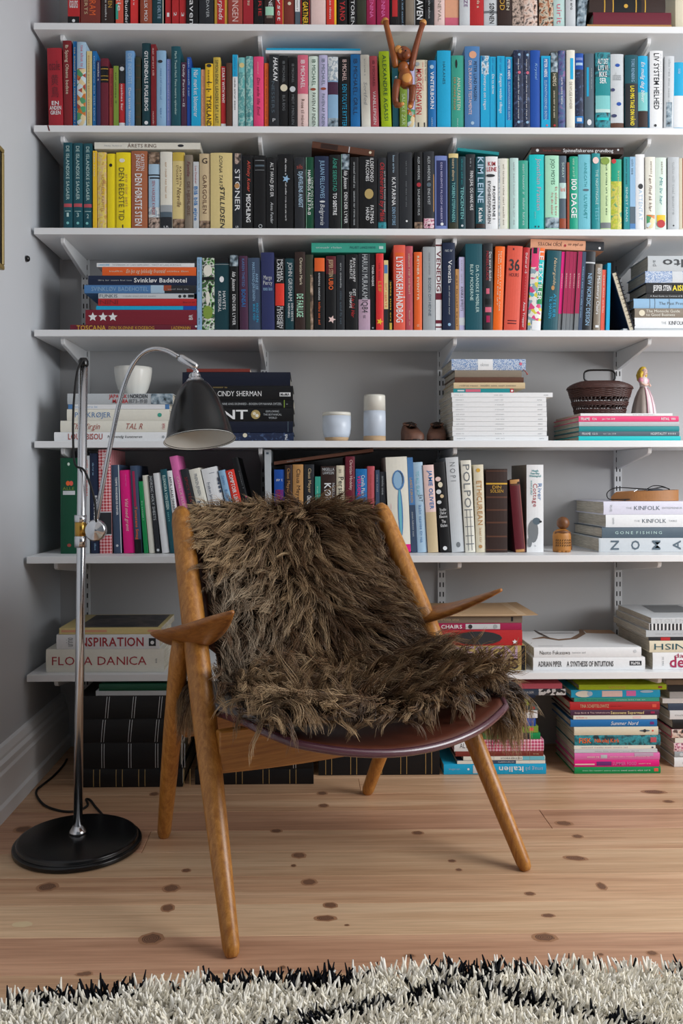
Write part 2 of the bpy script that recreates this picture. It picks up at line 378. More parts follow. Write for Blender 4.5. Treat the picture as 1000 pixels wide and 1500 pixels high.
# ------------------------------------------------------------------ lettering (glyphs cut once, then set)
DATA_CHARS = set()
GLY = {}
def build_glyphs(chars):
    objs = []
    for bold in (0, 1):
        for ch in sorted(chars):
            c = bpy.data.curves.new('g', 'FONT'); c.body = ch; c.size = 1.0; c.resolution_u = 2; c.fill_mode = 'FRONT'
            c.offset = 0.016 if bold else 0.0
            o = bpy.data.objects.new('g', c); col.objects.link(o); objs.append((bold, ch, o))
    bpy.context.view_layer.update(); dg = bpy.context.evaluated_depsgraph_get()
    for bold, ch, o in objs:
        me = o.evaluated_get(dg).to_mesh()
        vv = np.array([v.co[:2] for v in me.vertices]) if len(me.vertices) else np.zeros((0, 2))
        ff = [tuple(p.vertices) for p in me.polygons]
        GLY[(bold, ch)] = (vv, ff, (vv[:, 0].max() + 0.045) if len(vv) else 0.28)
        o.to_mesh_clear()
    for _, _, o in objs:
        d = o.data; bpy.data.objects.remove(o, do_unlink=True); bpy.data.curves.remove(d)
def set_text(s, bold=0):
    vs, fs, x, n = [], [], 0.0, 0
    for ch in s:
        if ch == ' ': x += 0.28; continue
        vv, ff, adv = GLY[(bold, ch)]
        if len(vv):
            q = vv.copy(); q[:, 0] += x; vs.append(q); fs += [tuple(i + n for i in f) for f in ff]; n += len(vv)
        x += adv
    if not vs: return np.zeros((0, 2)), []
    return np.vstack(vs), fs
CAP = [0.7]
def fit_text(s, length, height, bold=0, italic=0):
    """vertices with x in 0..length and letter height `height`, centred on y"""
    v, f = set_text(s, bold)
    if not len(v): return v, f
    x0, x1 = v[:, 0].min(), v[:, 0].max()
    v = v.copy(); v[:, 0] = (v[:, 0] - x0) / (x1 - x0) * length
    v[:, 1] = (v[:, 1] / CAP[0] - 0.5) * height
    if italic: v[:, 0] += v[:, 1] * 0.28
    return v, f
def pseudo(n, seed):
    r = random.Random(seed); s = ''
    while len(s) < n: s += ''.join(r.choice('nuirtlaeso') for _ in range(r.randint(3, 7))) + ' '
    return s[:n].strip()

# ------------------------------------------------------------------ one book
ALLBOOKS = []
def cover_profile(T, W, style):
    b = min(0.0022, 0.09 * T) if style == 'h' else 0.0
    c = 0.0022 if style == 'h' else 0.0007
    c = min(c, T * 0.25); h = T / 2
    if style == 'h':
        out = [(-h, W)] + [(-h + T * k / 6, -b * (1 - (2 * k / 6 - 1) ** 2)) for k in range(7)] + [(h, W)]
        inn = [(-h + c, W)] + [(-h + c + (T - 2 * c) * k / 6, -b * (1 - (2 * k / 6 - 1) ** 2) + c) for k in range(7)] + [(h - c, W)]
    else:
        e = min(0.0008, T * 0.15)
        out = [(-h, W), (-h, e), (-h + e, 0), (h - e, 0), (h, e), (h, W)]
        inn = [(-h + c, W), (-h + c, e), (-h + e, c), (h - e, c), (h - c, e), (h - c, W)]
    return out, inn, b, c
def make_book(name, T, H, W, colr, style, marks, flatpages=False):
    """local frame: spine faces -y, thickness along x, height along z.  marks are in metres from the head of the book"""
    root = empty(name)
    out, inn, b, c = cover_profile(T, W, style)
    n = len(out); V = []
    for z in (0, H):
        V += [(x, y, z) for x, y in out] + [(x, y, z) for x, y in inn]
    F = []
    for i in range(n - 1):
        F.append((i, i + 1, 2 * n + i + 1, 2 * n + i)); F.append((n + i + 1, n + i, 3 * n + i, 3 * n + i + 1))
        F.append((i + 1, i, n + i, n + i + 1)); F.append((2 * n + i, 2 * n + i + 1, 3 * n + i + 1, 3 * n + i))
    F.append((0, 2 * n, 3 * n, n)); F.append((2 * n - 1, 4 * n - 1, 3 * n - 1, n - 1))
    pyd('cover', V, F, cmat(colr), root)
    e = 0.003 if style == 'h' else 0.0006
    box('pages', -T / 2 + c, T / 2 - c, c + 0.0005, W - (0.004 if style == 'h' else 0.0006), e, H - e, M['pages_side'], root)
    def yy(x, lift):
        return -b * (1 - (2 * x / T) ** 2) - lift
    for im, mk in enumerate(marks):
        k = mk[0]; LF = 0.0003 + 0.00007 * im
        if k == 'K':
            pyd('board_panel', [(-T / 2 - 0.0003, 0.002, 0), (-T / 2 - 0.0003, W, 0), (-T / 2 - 0.0003, W, H), (-T / 2 - 0.0003, 0.002, H)], [(0, 3, 2, 1)], cmat(mk[1]), root)
        elif k == 'B':
            _, a, z, cn, f0, f1 = mk
            a, z = max(a, 0.0), min(z, H)
            if z <= a: continue
            V, F = [], []
            for j in range(7):
                x = (-0.5 + f0 + (f1 - f0) * j / 6) * (T - 0.0004)
                V += [(x, yy(x, LF), H - a), (x, yy(x, LF), H - z)]
            for j in range(6): F.append((2 * j, 2 * j + 1, 2 * j + 3, 2 * j + 2))
            pyd('spine_panel', V, F, cmat(cn), root)
        elif k in ('T', 'TB', 'TI', 'TBI'):
            _, a, z, fr, off, cn, s = mk
            v, f = fit_text(s, z - a, fr * T, 'B' in k, 'I' in k)
            # keep letters on the spine only
            keep = [q for q in f if all(0.001 < a + v[i][0] < H - 0.001 for i in q)]
            if not keep: continue
            y = -b - LF - 0.0001
            pyd('lettering', [(off * T + q[1], y, H - a - q[0]) for q in v], keep, imat(cn), root)
        elif k in ('H', 'HB'):
            _, a, z, cn, fr, s = mk
            lines = s.split('|'); lh = (z - a) / len(lines); y = -b - LF - 0.0001; V, F = [], []
            wm = max(len(l) for l in lines)
            for i, l in enumerate(lines):
                wl = fr * T * (0.35 + 0.65 * len(l) / wm)
                v, f = fit_text(l, wl, lh * 0.78, k == 'HB')
                zc = H - a - lh * (i + 0.5); m0 = len(V)
                V += [(q[0] - wl / 2, y, zc + q[1]) for q in v]; F += [tuple(m0 + j for j in g) for g in f if True]
            F = [g for g in F if all(0.001 < V[j][2] < H - 0.001 for j in g)]
            if F: pyd('lettering', V, F, imat(cn), root)
        elif k in ('D', 'S', 'E'):
            _, x, a, r, cn = mk[:5]
            r = min(r, T / 2 - 0.0006); x = max(-T / 2 + r + 0.0005, min(T / 2 - r - 0.0005, x))
            nn = 10 if k == 'S' else 14; y = -b - LF - 0.0001; V = [(x, y, H - a)]
            ry = mk[5] if k == 'E' else r
            for j in range(nn):
                q = 2 * math.pi * j / nn + math.pi / 2; rr = (1 if j % 2 == 0 else 0.45) if k == 'S' else 1
                dx, dz = r * rr * math.cos(q), ry * rr * math.sin(q)
                if k == 'S': dx, dz = dz, -dx
                V.append((x + dx, y, H - a + dz))
            V = [V[0]] + [v for v in V[1:]]
            pyd('emblem', V, [(0, 1 + (j + 1) % nn, 1 + j) for j in range(nn)], cmat(cn) if cn in ARTS else imat(cn), root)
        elif k == 'R':
            _, x, ln, cn, sb = mk
            pts = [(0.004, 0.0008), (-sb - 0.0012, 0.0008), (-sb - 0.0018, -0.002), (-sb - 0.0022, -ln)]
            V, F = [], []
            for i, (y, z) in enumerate(pts):
                sx = 0.004 * (i == 3); V += [(x - 0.002 + sx, y, z), (x + 0.002 + sx, y, z)]
            for i in range(3): F.append((2 * i, 2 * i + 1, 2 * i + 3, 2 * i + 2))
            pyd('bookmark_ribbon', V, F, imat(cn), root)
    return root

# ------------------------------------------------------------------ data reading
PARSED = []
def parse(block):
    seg = None; out = []
    for raw in block.strip().split('\n'):
        raw = raw.strip()
        if not raw: continue
        if raw[0] == '@':
            seg = [float(x) for x in raw[1:].split()]; continue
        p = [q.strip() for q in raw.split(';')]
        hd = p[0].split(); flat = hd[0] == 'F'
        if flat: hd = hd[1:]
        nn = 4 if flat else 3
        nums = [float(x) for x in hd[:nn]]; cs = hd[nn].split('/')
        marks = []; lean = 0.0; tilt = 0.0; flip = False; back = 0.0; wd = None
        for q in p[1:]:
            if not q: continue
            t = q.split(' ')
            if t[0] == 'L': lean = float(t[1])
            elif t[0] == 'A': tilt = float(t[1])
            elif t[0] == 'U': flip = True
            elif t[0] == 'Y': back = float(t[1])
            elif t[0] == 'W': wd = float(t[1])
            else: marks.append(q)
            if t[0][0] in 'TH' : 
                txt = q.split(' ', 6 if t[0][0] == 'T' else 5)[-1]
                if not txt.startswith('~'): DATA_CHARS.update(txt)
        out.append(dict(seg=seg, n=nums, c=cs[0], st=cs[1] if len(cs) > 1 else None, marks=marks, L=lean, A=tilt, flip=flip, flat=flat, back=back, W=wd))
    return out
def conv(marks, k, s, org, cx, flat, flip=False, lean=0.0, ybot=None):
    """marks from measured picture units to metres: k picture units per pixel, s pixels per metre"""
    u = 1.0 / (k * s); res = []
    for q in marks:
        t = q.split(' ')
        a = t[0]
        if flip:            # org is then the right-hand end, measured backwards
            if a in ('D', 'S', 'E'):
                x, y, r = float(t[1]), float(t[2]), float(t[3])
                res.append((a, (y - cx) * u, (org - x) * u, (float(t[5]) if a == 'E' else r) * u, t[4]) + ((r * u,) if a == 'E' else ())); continue
            if a == 'B' and len(t) > 5: t[4], t[5] = str(1 - float(t[5])), str(1 - float(t[4]))
            if a[0] == 'T': t[4] = str(-float(t[4]))
            t[1], t[2] = str(2 * 0 + org - float(t[2])), str(org - float(t[1]))
            q = ' '.join(t); o_, org_ = org, 0.0
        else: org_ = org
        if a == 'B':
            f0, f1 = (float(t[4]), float(t[5])) if len(t) > 5 else (0, 1)
            res.append(('B', (float(t[1]) - org_) * u, (float(t[2]) - org_) * u, t[3], f0, f1))
        elif a[0] == 'T':
            t = q.split(' ', 6); s_ = t[6]
            if s_[0] == '~': s_ = pseudo(int(s_[1:]), q)
            res.append((a, (float(t[1]) - org_) * u, (float(t[2]) - org_) * u, float(t[3]), float(t[4]), t[5], s_))
        elif a[0] == 'H':
            t = q.split(' ', 5); s_ = t[5]
            if s_[0] == '~': s_ = pseudo(int(s_[1:]), q)
            res.append((a, (float(t[1]) - org_) * u, (float(t[2]) - org_) * u, t[3], float(t[4]), s_))
        elif a in ('D', 'S', 'E'):
            x, y, r = float(t[1]), float(t[2]), float(t[3])
            e = float(t[5]) if a == 'E' else r
            if flat: r_ = (a, (cx - y) * u, (x - org_) * u, e * u, t[4], r * u)
            else: r_ = (a, (x - cx - lean * (ybot - y) / (ybot - org_)) * u, (y - org_) * u, r * u, t[4], e * u)
            res.append(r_)
        elif a == 'K': res.append(('K', t[1]))
        elif a == 'R':
            res.append(('R', (float(t[1]) - cx) * u, float(t[2]) * u, t[3], 0.024))
    return res
def lettering_word(b):
    for q in b['marks']:
        t = q.split(' ')
        if t[0][0] == 'T' and float(t[3]) >= 0.3: return word(t[5])
        if t[0][0] == 'H' and not q.split(' ', 5)[-1].startswith('~'): return word(t[3])
    return None
USED = {}
def nth(n):
    return '%d%s' % (n, 'th' if 10 <= n % 100 <= 20 else {1: 'st', 2: 'nd', 3: 'rd'}.get(n % 10, 'th'))
def wc(s): return len(s.split())
def uniq(lab, alt):
    if lab in USED or wc(lab) > 16: lab = alt
    assert lab not in USED, lab
    USED[lab] = 1; return lab
def stand_row(rows, Y, zs, shelf, group):
    """books standing side by side on a shelf"""
    s = FPX / Y; prev = None; up = [b for b in rows if not b['flat']]
    recs = []
    for b in up:
        ox, oy, k = b['seg']; x0, x1, yt = b['n']
        px0, px1 = ox + x0 / k, ox + x1 / k
        yb = PPY - (zs - HC) * s
        X0, X1 = P(px0, yb, Y).x, P(px1, yb, Y).x
        zt = P((px0 + px1) / 2 + b['L'] / k, oy + yt / k, Y).z
        recs.append([b, X0, X1, max(zt - zs, 0.08), b['L'] / k / s, s, k])
    # neighbours must not cut into each other
    for i in range(1, len(recs)):
        a, c = recs[i - 1], recs[i]
        if abs(a[0]['back'] - c[0]['back']) > 0.05: continue
        g = 0.0005
        if c[1] < a[2] + g:
            m = (c[1] + a[2]) / 2
            if a[1] + 0.004 < m < c[2] - 0.004: a[2], c[1] = m - g / 2, m + g / 2
            else: c[1] = a[2] + g; c[2] = max(c[2], c[1] + 0.005)
    for i in range(1, len(recs)):
        a, c = recs[i - 1], recs[i]
        if abs(a[0]['back'] - c[0]['back']) > 0.05: continue
        h = min(a[3], c[3]); sa, sc = a[4] / a[3], c[4] / c[3]
        gap = c[1] + sc * h - (a[2] + sa * h)
        if gap < 0.0004:
            sc = sa + (a[2] - c[1] + 0.0004) / h
            c[4] = sc * c[3]
    for i, (b, X0, X1, hz, dx, s, k) in enumerate(recs):
        ang = math.atan2(dx, hz); T = (X1 - X0) * math.cos(ang) - 0.0003; H = math.hypot(hz, dx) - T * abs(math.sin(ang))
        st = b['st'] or ('h' if (T > 0.019 and (i * 7) % 5 != 0) else 'p')
        W = b['W'] or min(0.66 * H, 0.22)
        org = b['n'][2]; cx = (b['n'][0] + b['n'][1]) / 2 + 0
        mk = conv(b['marks'], k, s, org, cx, False, False, b['L'], (PPY - (zs - HC) * s - b['seg'][1]) * k)
        r = make_book('book', T, H, W, b['c'], st, mk)
        jit = ((i * 37) % 11) / 11 * 0.006
        bulge = 0.0025
        XC = (X0 + X1) / 2 if abs(ang) < 1e-4 else (X0 + T / 2 * math.cos(ang) if ang < 0 else X1 - T / 2 * math.cos(ang))
        r.location = (XC, Y + bulge + jit + b['back'], zs + 0.0004 + T / 2 * abs(math.sin(ang)))
        r.rotation_euler = (0, ang, 0)
        size = 'slim ' if T < 0.014 else ('thick ' if T > 0.033 else '')
        kind = 'hardback' if st == 'h' else 'paperback'
        lw = lettering_word(b)
        lt = (' with %s lettering' % lw) if lw else ''
        if len(recs) > 1:
            ln = word(recs[i - 1][0]['c']) if i else None; rn = word(recs[i + 1][0]['c']) if i < len(recs) - 1 else None
            nb = ' between %s and %s books' % (ln, rn) if ln and rn else ' beside the %s book' % (ln or rn)
        else: nb = ''
        lab = '%s%s %s%s%s, %s' % (size, word(b['c']), kind, lt, nb, shelf)
        if wc(lab) > 16: lab = '%s%s %s%s, %s' % (size, word(b['c']), kind, nb, shelf)
        alt = '%s%s %s, %s standing book counted from the side wall, %s' % (size, word(b['c']), kind, nth(i + 1), shelf)
        tag(r, uniq(lab, alt), 'book', group); ALLBOOKS.append(r)
def flat_stack(rows, Y, zs, where, group, name='book', kindw='book', W=None, tight=True):
    """books lying on each other, lowest first after sorting"""
    s = FPX / Y
    rows = sorted(rows, key=lambda b: -(b['seg'][1] + b['n'][3] / b['seg'][2])); z = zs; n = 0
    tot = len(rows)
    for b in rows:
        ox, oy, k = b['seg']; x0, x1, y0, y1 = b['n']
        yb, ytp = oy + y1 / k, oy + y0 / k
        Yb = Y + b['back']
        X0, X1 = P(ox + x0 / k, yb, Yb).x, P(ox + x1 / k, yb, Yb).x
        T = (yb - ytp) / s - 0.0003; H = X1 - X0
        if not tight: z = P(ox + x0 / k, yb, Yb).z
        st = b['st'] or ('h' if T > 0.018 else 'p')
        cy = (y0 + y1) / 2
        w = b['W'] or W or min(0.75 * H, BY - 0.012 - Yb)
        mk = conv(b['marks'], k, FPX / Yb, x1 if b['flip'] else x0, cy, True, b['flip'])
        r = make_book(name, T, H, w, b['c'], st, mk)
        a = R(b['A'])
        if b['flip']:
            # turned round so that its lettering stands on its head
            r.location = (X0, Yb + 0.0025, z + T / 2 + 0.0002); r.rotation_euler = (0, math.pi / 2 - a, 0)
        else:
            r.location = (X1, Yb + 0.0025, z + T / 2 + 0.0002); r.rotation_euler = (0, -math.pi / 2 - a, 0)
        if a:
            # tilted: keep the left end where it was measured
            if b['flip']: pass
            else: r.location.x = X0 + H * math.cos(a); r.location.z += H * math.sin(a)
        n += 1; z += T + 0.0004
        lw = lettering_word(b); lt = (' with %s lettering' % lw) if lw else ''
        posn = 'lowest' if n == 1 else ('topmost' if n == tot else nth(n) + ' from bottom')
        if tot == 1: lab = '%s %s%s lying %s' % (word(b['c']), kindw, lt, where)
        else:
            lab = '%s %s%s, %s in the stack %s' % (word(b['c']), kindw, lt, posn, where)
            if wc(lab) > 16: lab = '%s %s, %s in the stack %s' % (word(b['c']), kindw, posn, where)
        if wc(lab) > 16: print('LONG', wc(lab), lab)
        assert lab not in USED, lab
        USED[lab] = 1
        tag(r, lab, 'book' if kindw != 'magazine' else 'magazine', group); ALLBOOKS.append(r)
    return z
# ------------------------------------------------------------------ what stands on each shelf (measured in enlarged picture units: "@left top enlargement")
ROW0 = parse('''
@50 0 4
195 265 -300 red; B 93 140 black; H -30 52 white .7 ~6; D 230 118 9 white
270 385 -300 brown_red; T 0 85 .32 .12 orange RAM; T -90 80 .16 -.22 beige ROBERTS
390 466 -310 dark_brown; T 0 38 .3 .2 gold EN; T -60 112 .14 -.12 white ~16
476 520 -290 coral/p; B 20 110 sea_green 0 .35; T -30 60 .5 0 white gie
525 556 -300 black/p; T -90 138 .62 0 white t af bunden
560 606 -290 bright_red; T -60 20 .25 0 white ~7
620 688 -300 rust; T -80 122 .28 0 white MORALSK MOD
690 756 -310 deep_teal; T -60 105 .26 .12 pale_blue SIDSTE DELTE; B -300 140 cream .94 1
765 800 -280 red/p; T 66 90 .4 0 white 1
805 845 -280 red/p; T 66 90 .4 0 white 2
848 888 -280 red/p; T 66 90 .4 0 white 3
890 960 -300 black; T -70 142 .42 0 white agaven
@280 0 4
45 130 -310 charcoal; T -70 100 .2 .1 light_grey OLE DAVER
135 212 -300 gold; B -300 145 red .2 .8; TI -50 112 .32 0 white nærplads
216 300 -300 brick_red; T -170 125 .42 0 pale_pink DRONNINGEN
303 362 -290 crimson; T -40 25 .3 .1 cream ~5
366 426 -300 black; T -70 88 .3 .1 red SERIE
428 489 -300 dark_brown; T -80 38 .35 .1 white EKLINE; B 38 88 mint .1 .9; B 88 105 taupe .2 .8
492 540 -310 red; TI -60 120 .45 0 white I lyset; B -310 150 gold .92 1
542 606 -280 brown_red; D 575 15 10 cream
608 637 -290 slate/p; B -20 65 white; T -10 60 .4 0 charcoal ~6
640 697 -300 black; B -300 150 red 0 .1; B -300 150 red .9 1; TB -110 150 .5 0 yellow DANSKE GARTNERE
702 788 -310 pale_pink
792 851 -290 vermilion; B -300 150 yellow .8 1; T -60 110 .2 -.1 white ~14
857 915 -300 black; TB -110 118 .5 0 red MEIER YANO
922 971 -310 black; T -180 148 .42 0 white REDUCATOREN
@510 0 4
50 106 -280 dark_olive
108 166 -300 raspberry; T -90 100 .36 0 pink KARENINA
168 241 -300 raspberry; T -90 100 .3 0 pink KARENINA
246 304 -310 black; B -30 95 red .2 .75
306 334 -290 charcoal/p; T -30 140 .3 0 light_blue ~18
336 386 -290 taupe
388 446 -300 black; B -300 150 white 0 .06; TB -110 112 .6 .05 white BEGRAVEN
448 502 -280 charcoal; B 15 60 black .1 .9; T -20 110 .2 0 light_grey ~12
505 566 -300 pale_pink; T -80 125 .3 0 taupe CARNEVAL
568 650 -300 peach; B 98 158 rose
652 713 -310 pale_grey; T -50 42 .34 .1 purple PRIZE
714 795 -290 red; T -60 45 .2 .1 cream ~9
797 876 -310 pale_grey; B 60 74 mid_grey; TB 15 135 .34 .08 black SØNNEN
877 960 -300 dark_brown; T -60 60 .34 -.2 gold BLOD; T -60 60 .2 .2 cream OLSEN
@750 0 4
2 70 -300 art_photo
72 152 -310 art_pinkphoto
160 243 -300 art_mixed
245 313 -300 pale_aqua; T -80 138 .42 0 rose ~10
315 372 -310 pale_grey; T -60 60 .3 .1 charcoal ~9
377 430 -300 art_slate; L 40
978 1060 -290 cream/h; Y .02
''')
ROW0F = parse('''
@750 0 4
F 440 935 122 158 tan/h
F 475 932 50 121 burgundy/h
F 452 898 -32 49 dark_brown/h; B 540 546 gold; B 590 596 gold; B 600 760 black; B 726 732 gold; B 780 786 gold; D 668 14 12 gold
''')
ROW1 = parse('''
@50 0 4
85 170 280 crimson/h; L -10; H 345 418 maroon .75 ~6; H 440 500 maroon .5 黄; H 510 570 maroon .5 鳥; HB 588 672 white .8 EN|ANDEN|GREN; R 95 34 maroon
172 222 235 dark_red/h; L -6; T 262 548 .36 0 cream Ib Spang Olsens bedste
224 248 236 blue/p; T 270 720 .42 0 butter ~34
250 302 245 pale_blue/h; B 400 735 art_story; T 265 390 .3 .1 rose ~12
305 335 295 butter/p; T 320 720 .42 0 tan ~30
338 362 293 blue/p; T 320 700 .42 0 pale_blue ~28
365 386 352 indigo/p; T 365 470 .45 0 white ~9
387 433 338 burgundy/h; B 385 480 black; B 398 402 gold; B 440 443 gold; B 462 466 gold
436 462 393 brick_red/p; T 430 620 .3 0 maroon ~14
463 492 383 olive/p; T 420 600 .3 0 dark_olive ~12
495 531 375 charcoal/h; B 485 742 red; B 715 742 white; D 513 400 13 pale_grey; T 490 645 .35 0 white ~12
535 586 297 cornflower/h; T 315 492 .42 0 pale_blue DET INDERSTE; T 515 742 .26 0 white Den tavse historie
592 623 328 dark_olive/h; B 380 384 brown; B 450 454 brown; B 520 524 brown; B 600 604 brown; B 680 684 brown
630 681 248 deep_teal/h; TB 295 645 .4 0 white GYLDENDALS FUGLEBOG; D 655 715 11 white
683 713 257 dark_red/p; T 280 440 .35 0 pale_pink ~14; T 650 725 .3 0 pale_pink ~7
716 771 293 light_blue/h; E 738 358 14 charcoal 9; T 400 580 .2 0 steel_blue ~17; T 630 690 .2 0 steel_blue ~5
773 800 340 periwinkle/p; T 350 700 .38 0 lavender ~26
803 857 270 dark_teal/h; T 300 672 .24 0 pale_aqua Mark Twain Huck Finns muntre oplevelser
859 891 360 plum/p; T 375 622 .36 0 white Dolly Parton ~12
893 917 328 royal_blue/p; T 340 560 .42 0 pale_blue ~16
919 974 395 cyan/p; T 408 682 .46 0 white Når mørket blomstrer
@280 0 4
56 81 402 peach/p; T 440 720 .3 0 tan ~22
82 127 372 yellow/h; E 105 385 14 charcoal 10; B 480 486 charcoal .2 .9; B 520 526 charcoal .1 .8; T 410 540 .25 0 dark_brown ~10; TB 560 740 .6 0 dark_brown TYSKLAND
129 171 333 mustard/h; T 350 720 .4 0 dark_olive SIMON SINEK LEADERS EAT LAST
173 202 383 red/p; B 720 745 white; TB 393 600 .52 0 white START WITH WHY
205 238 368 brown/h
241 272 316 white/p; B 316 445 cyan; T 330 440 .35 0 blue ~10; T 455 640 .35 0 charcoal ~18
275 318 332 aqua/h; D 296 378 15 butter; B 420 740 art_aqua
320 361 328 art_aqua/h; T 640 700 .3 0 dark_teal ~5
365 424 328 hot_pink/h; TI 455 672 .28 0 burgundy Din søde lille Emil; T 360 430 .12 -.05 pale_pink ~10
428 454 363 orange/p; T 400 720 .35 0 rust ~26
456 514 318 charcoal/h; TBI 338 470 .42 .14 white HAKAN; T 475 660 .3 -.1 slate NESSERS; H 690 715 pale_grey .3 P
515 569 322 black/h; T 355 480 .25 0 mid_grey IB MICHAEL; D 543 512 21 cream; T 555 645 .28 0 mid_grey BLÅ BOG
571 621 335 black/h; T 375 485 .25 0 mid_grey IB MICHAEL; D 594 523 17 pale_grey; T 555 730 .28 0 mid_grey MIDT I MØLLEN
623 685 320 pale_pink/h; B 320 548 rose; T 350 515 .38 0 white IB MICHAEL; T 580 742 .3 0 brown Rose til månen
689 747 325 pale_mint/h; T 345 500 .36 0 dark_green IB MICHAEL; E 715 520 16 rust 8; T 540 740 .34 0 dark_olive PAVEN AF INDIEN
749 799 322 lavender/h; T 345 500 .36 0 slate IB MICHAEL; E 775 520 16 rust 8; T 550 740 .34 0 slate PAVEN AF INDIEN
801 861 330 light_blue/h; B 330 470 art_white; B 478 552 plum; B 690 745 art_slate
866 931 330 black/h; T 345 470 .36 0 pale_pink IB MICHAEL; T 490 738 .4 0 cyan DEN TOLVTE RYTTER
934 990 317 blue/h; T 345 672 .4 0 navy IB MICHAEL: GRILL
@510 0 4
80 133 317 ivory/h; L -14; T 340 440 .18 0 grey ~9; TI 480 610 .36 0 grey Sortfod
135 182 322 dusty_rose/h; L -16; T 350 505 .3 0 burgundy IB MICHAEL; T 530 725 .36 0 white VANILLEPIGEN
197 256 297 lime/h; L -17; T 320 705 .36 0 dark_green ALEXANDRE AGASSI
262 300 385 dark_teal/p; L -6; T 440 500 .4 .2 white ~4
302 345 368 olive/h; T 550 735 .46 0 pale_lime SALSKE ZAR
347 391 362 lavender/h; B 640 748 art_story; H 650 680 white .6 ~3
394 466 347 cream/h; TB 400 668 .4 -.2 red MORGENGAVEN; T 360 530 .12 .14 coral ~22; T 350 470 .12 .36 charcoal ~15; D 407 372 12 grey; B 715 745 charcoal .2 .3; B 715 745 charcoal .7 .8
468 515 353 blue/h; D 490 392 12 pale_blue; TB 420 638 .42 0 white VINTERBORN; T 690 740 .2 0 pale_blue ~5
522 602 293 cyan/h; T 360 492 .18 0 dark_teal HAKANES
606 680 320 sea_green/h; E 635 370 6 black 26; T 450 642 .25 .08 cream ANALFABETEN; T 450 642 .16 -.24 tan DER KUNNE REGNE; T 690 745 .1 0 pale_aqua ~6
684 771 270 steel_blue/h; D 730 320 22 peach; T 355 672 .2 -.15 pale_pink DR. ZUKAROFFS TESTAMENTE; T 360 590 .2 .2 navy PETER LUND MADSEN; D 728 722 10 pale_blue
777 831 322 cyan/p; B 322 430 art_blue .1 .9; T 430 640 .3 0 white Eventyret om ringen
833 871 325 cyan/p; T 430 545 .36 0 white De to tårne; T 335 420 .3 0 blue ~9
873 919 325 cyan/p; T 430 662 .34 0 white Kongen vender tilbage; T 335 420 .3 0 blue ~9
923 966 328 cyan/p; B 342 700 blue .2 .8; TB 345 460 .32 0 white PETER HØEG; T 475 700 .26 0 pale_blue ELEFANTPASSERNES BØRN
@750 0 4
10 66 293 art_night/h; D 42 320 8 light_blue; T 345 410 .14 0 white ~9; D 42 425 9 rose; T 440 700 .14 0 white ~32; D 38 717 8 light_blue
67 106 293 art_night/h; D 92 320 8 light_blue; T 345 410 .18 0 white ~9; D 92 425 9 rose; T 440 700 .18 0 white ~32; D 90 717 8 light_blue
109 167 290 royal_blue/h; TI 370 462 .24 .1 light_blue Krystal
171 226 325 cyan/p; B 340 700 blue .22 .8; TB 345 450 .3 0 white PETER HØEG; T 470 700 .26 0 pale_blue ELEFANTPASSERNES BØRN; D 205 735 6 rose
229 270 300 dark_olive/h; B 305 420 art_slate; T 430 502 .46 0 cream HØEG; T 530 690 .28 0 cream ~20; D 250 735 7 red
274 317 292 art_purple/h; T 450 608 .26 0 white ~16
320 369 292 ivory/h; B 340 465 cyan .42 .82; T 480 640 .3 0 taupe DE NYLIGE KANDER
371 421 308 art_night/h; B 310 405 royal_blue; B 335 350 periwinkle .1 .9; B 365 380 pale_blue .1 .9; B 680 722 blue; B 690 712 pale_grey .2 .8
428 487 308 slate/h; B 390 562 cyan .2 .42; T 395 515 .1 .2 light_grey ~14; E 455 715 13 white 18
490 577 305 art_teal/h; B 450 560 teal; B 560 640 aqua; HB 340 492 white .72 ALT DET|LYS VI|IKKE|SER; B 640 660 pale_aqua; B 690 705 turquoise .1 .9
580 657 313 pale_grey/h; E 620 380 14 royal_blue 10; E 592 525 12 indigo 10; E 628 608 14 royal_blue 11; E 600 678 16 indigo 10; B 720 748 brown; H 415 475 grey .6 ~7
663 737 322 dark_teal/h; B 490 748 charcoal; T 345 480 .24 .1 light_blue TORE RENBERG; TB 505 738 .3 .05 bright_yellow LAD MIG TAGE DIN HÅND
740 797 325 cyan/h; B 540 650 aqua; B 650 748 dark_brown; TI 365 600 .38 0 white En mulig dag bliver; 
811 888 293 white/h; TB 308 640 .38 0 charcoal LIV SYSTEM HELHED; E 842 735 8 charcoal 8; T 310 640 .08 .36 grey ~40
890 946 327 pale_grey/h; L 6; T 345 600 .22 0 grey ~24; B 600 745 art_slate .2 .8
948 1012 362 cyan/h; B 560 748 white; T 400 430 .3 0 pale_blue ~4
''')
ROW1F = parse('''
@280 0 4
F 435 995 293 312 white/p; W .21
F 440 990 280 292 cyan/p; W .2
''')
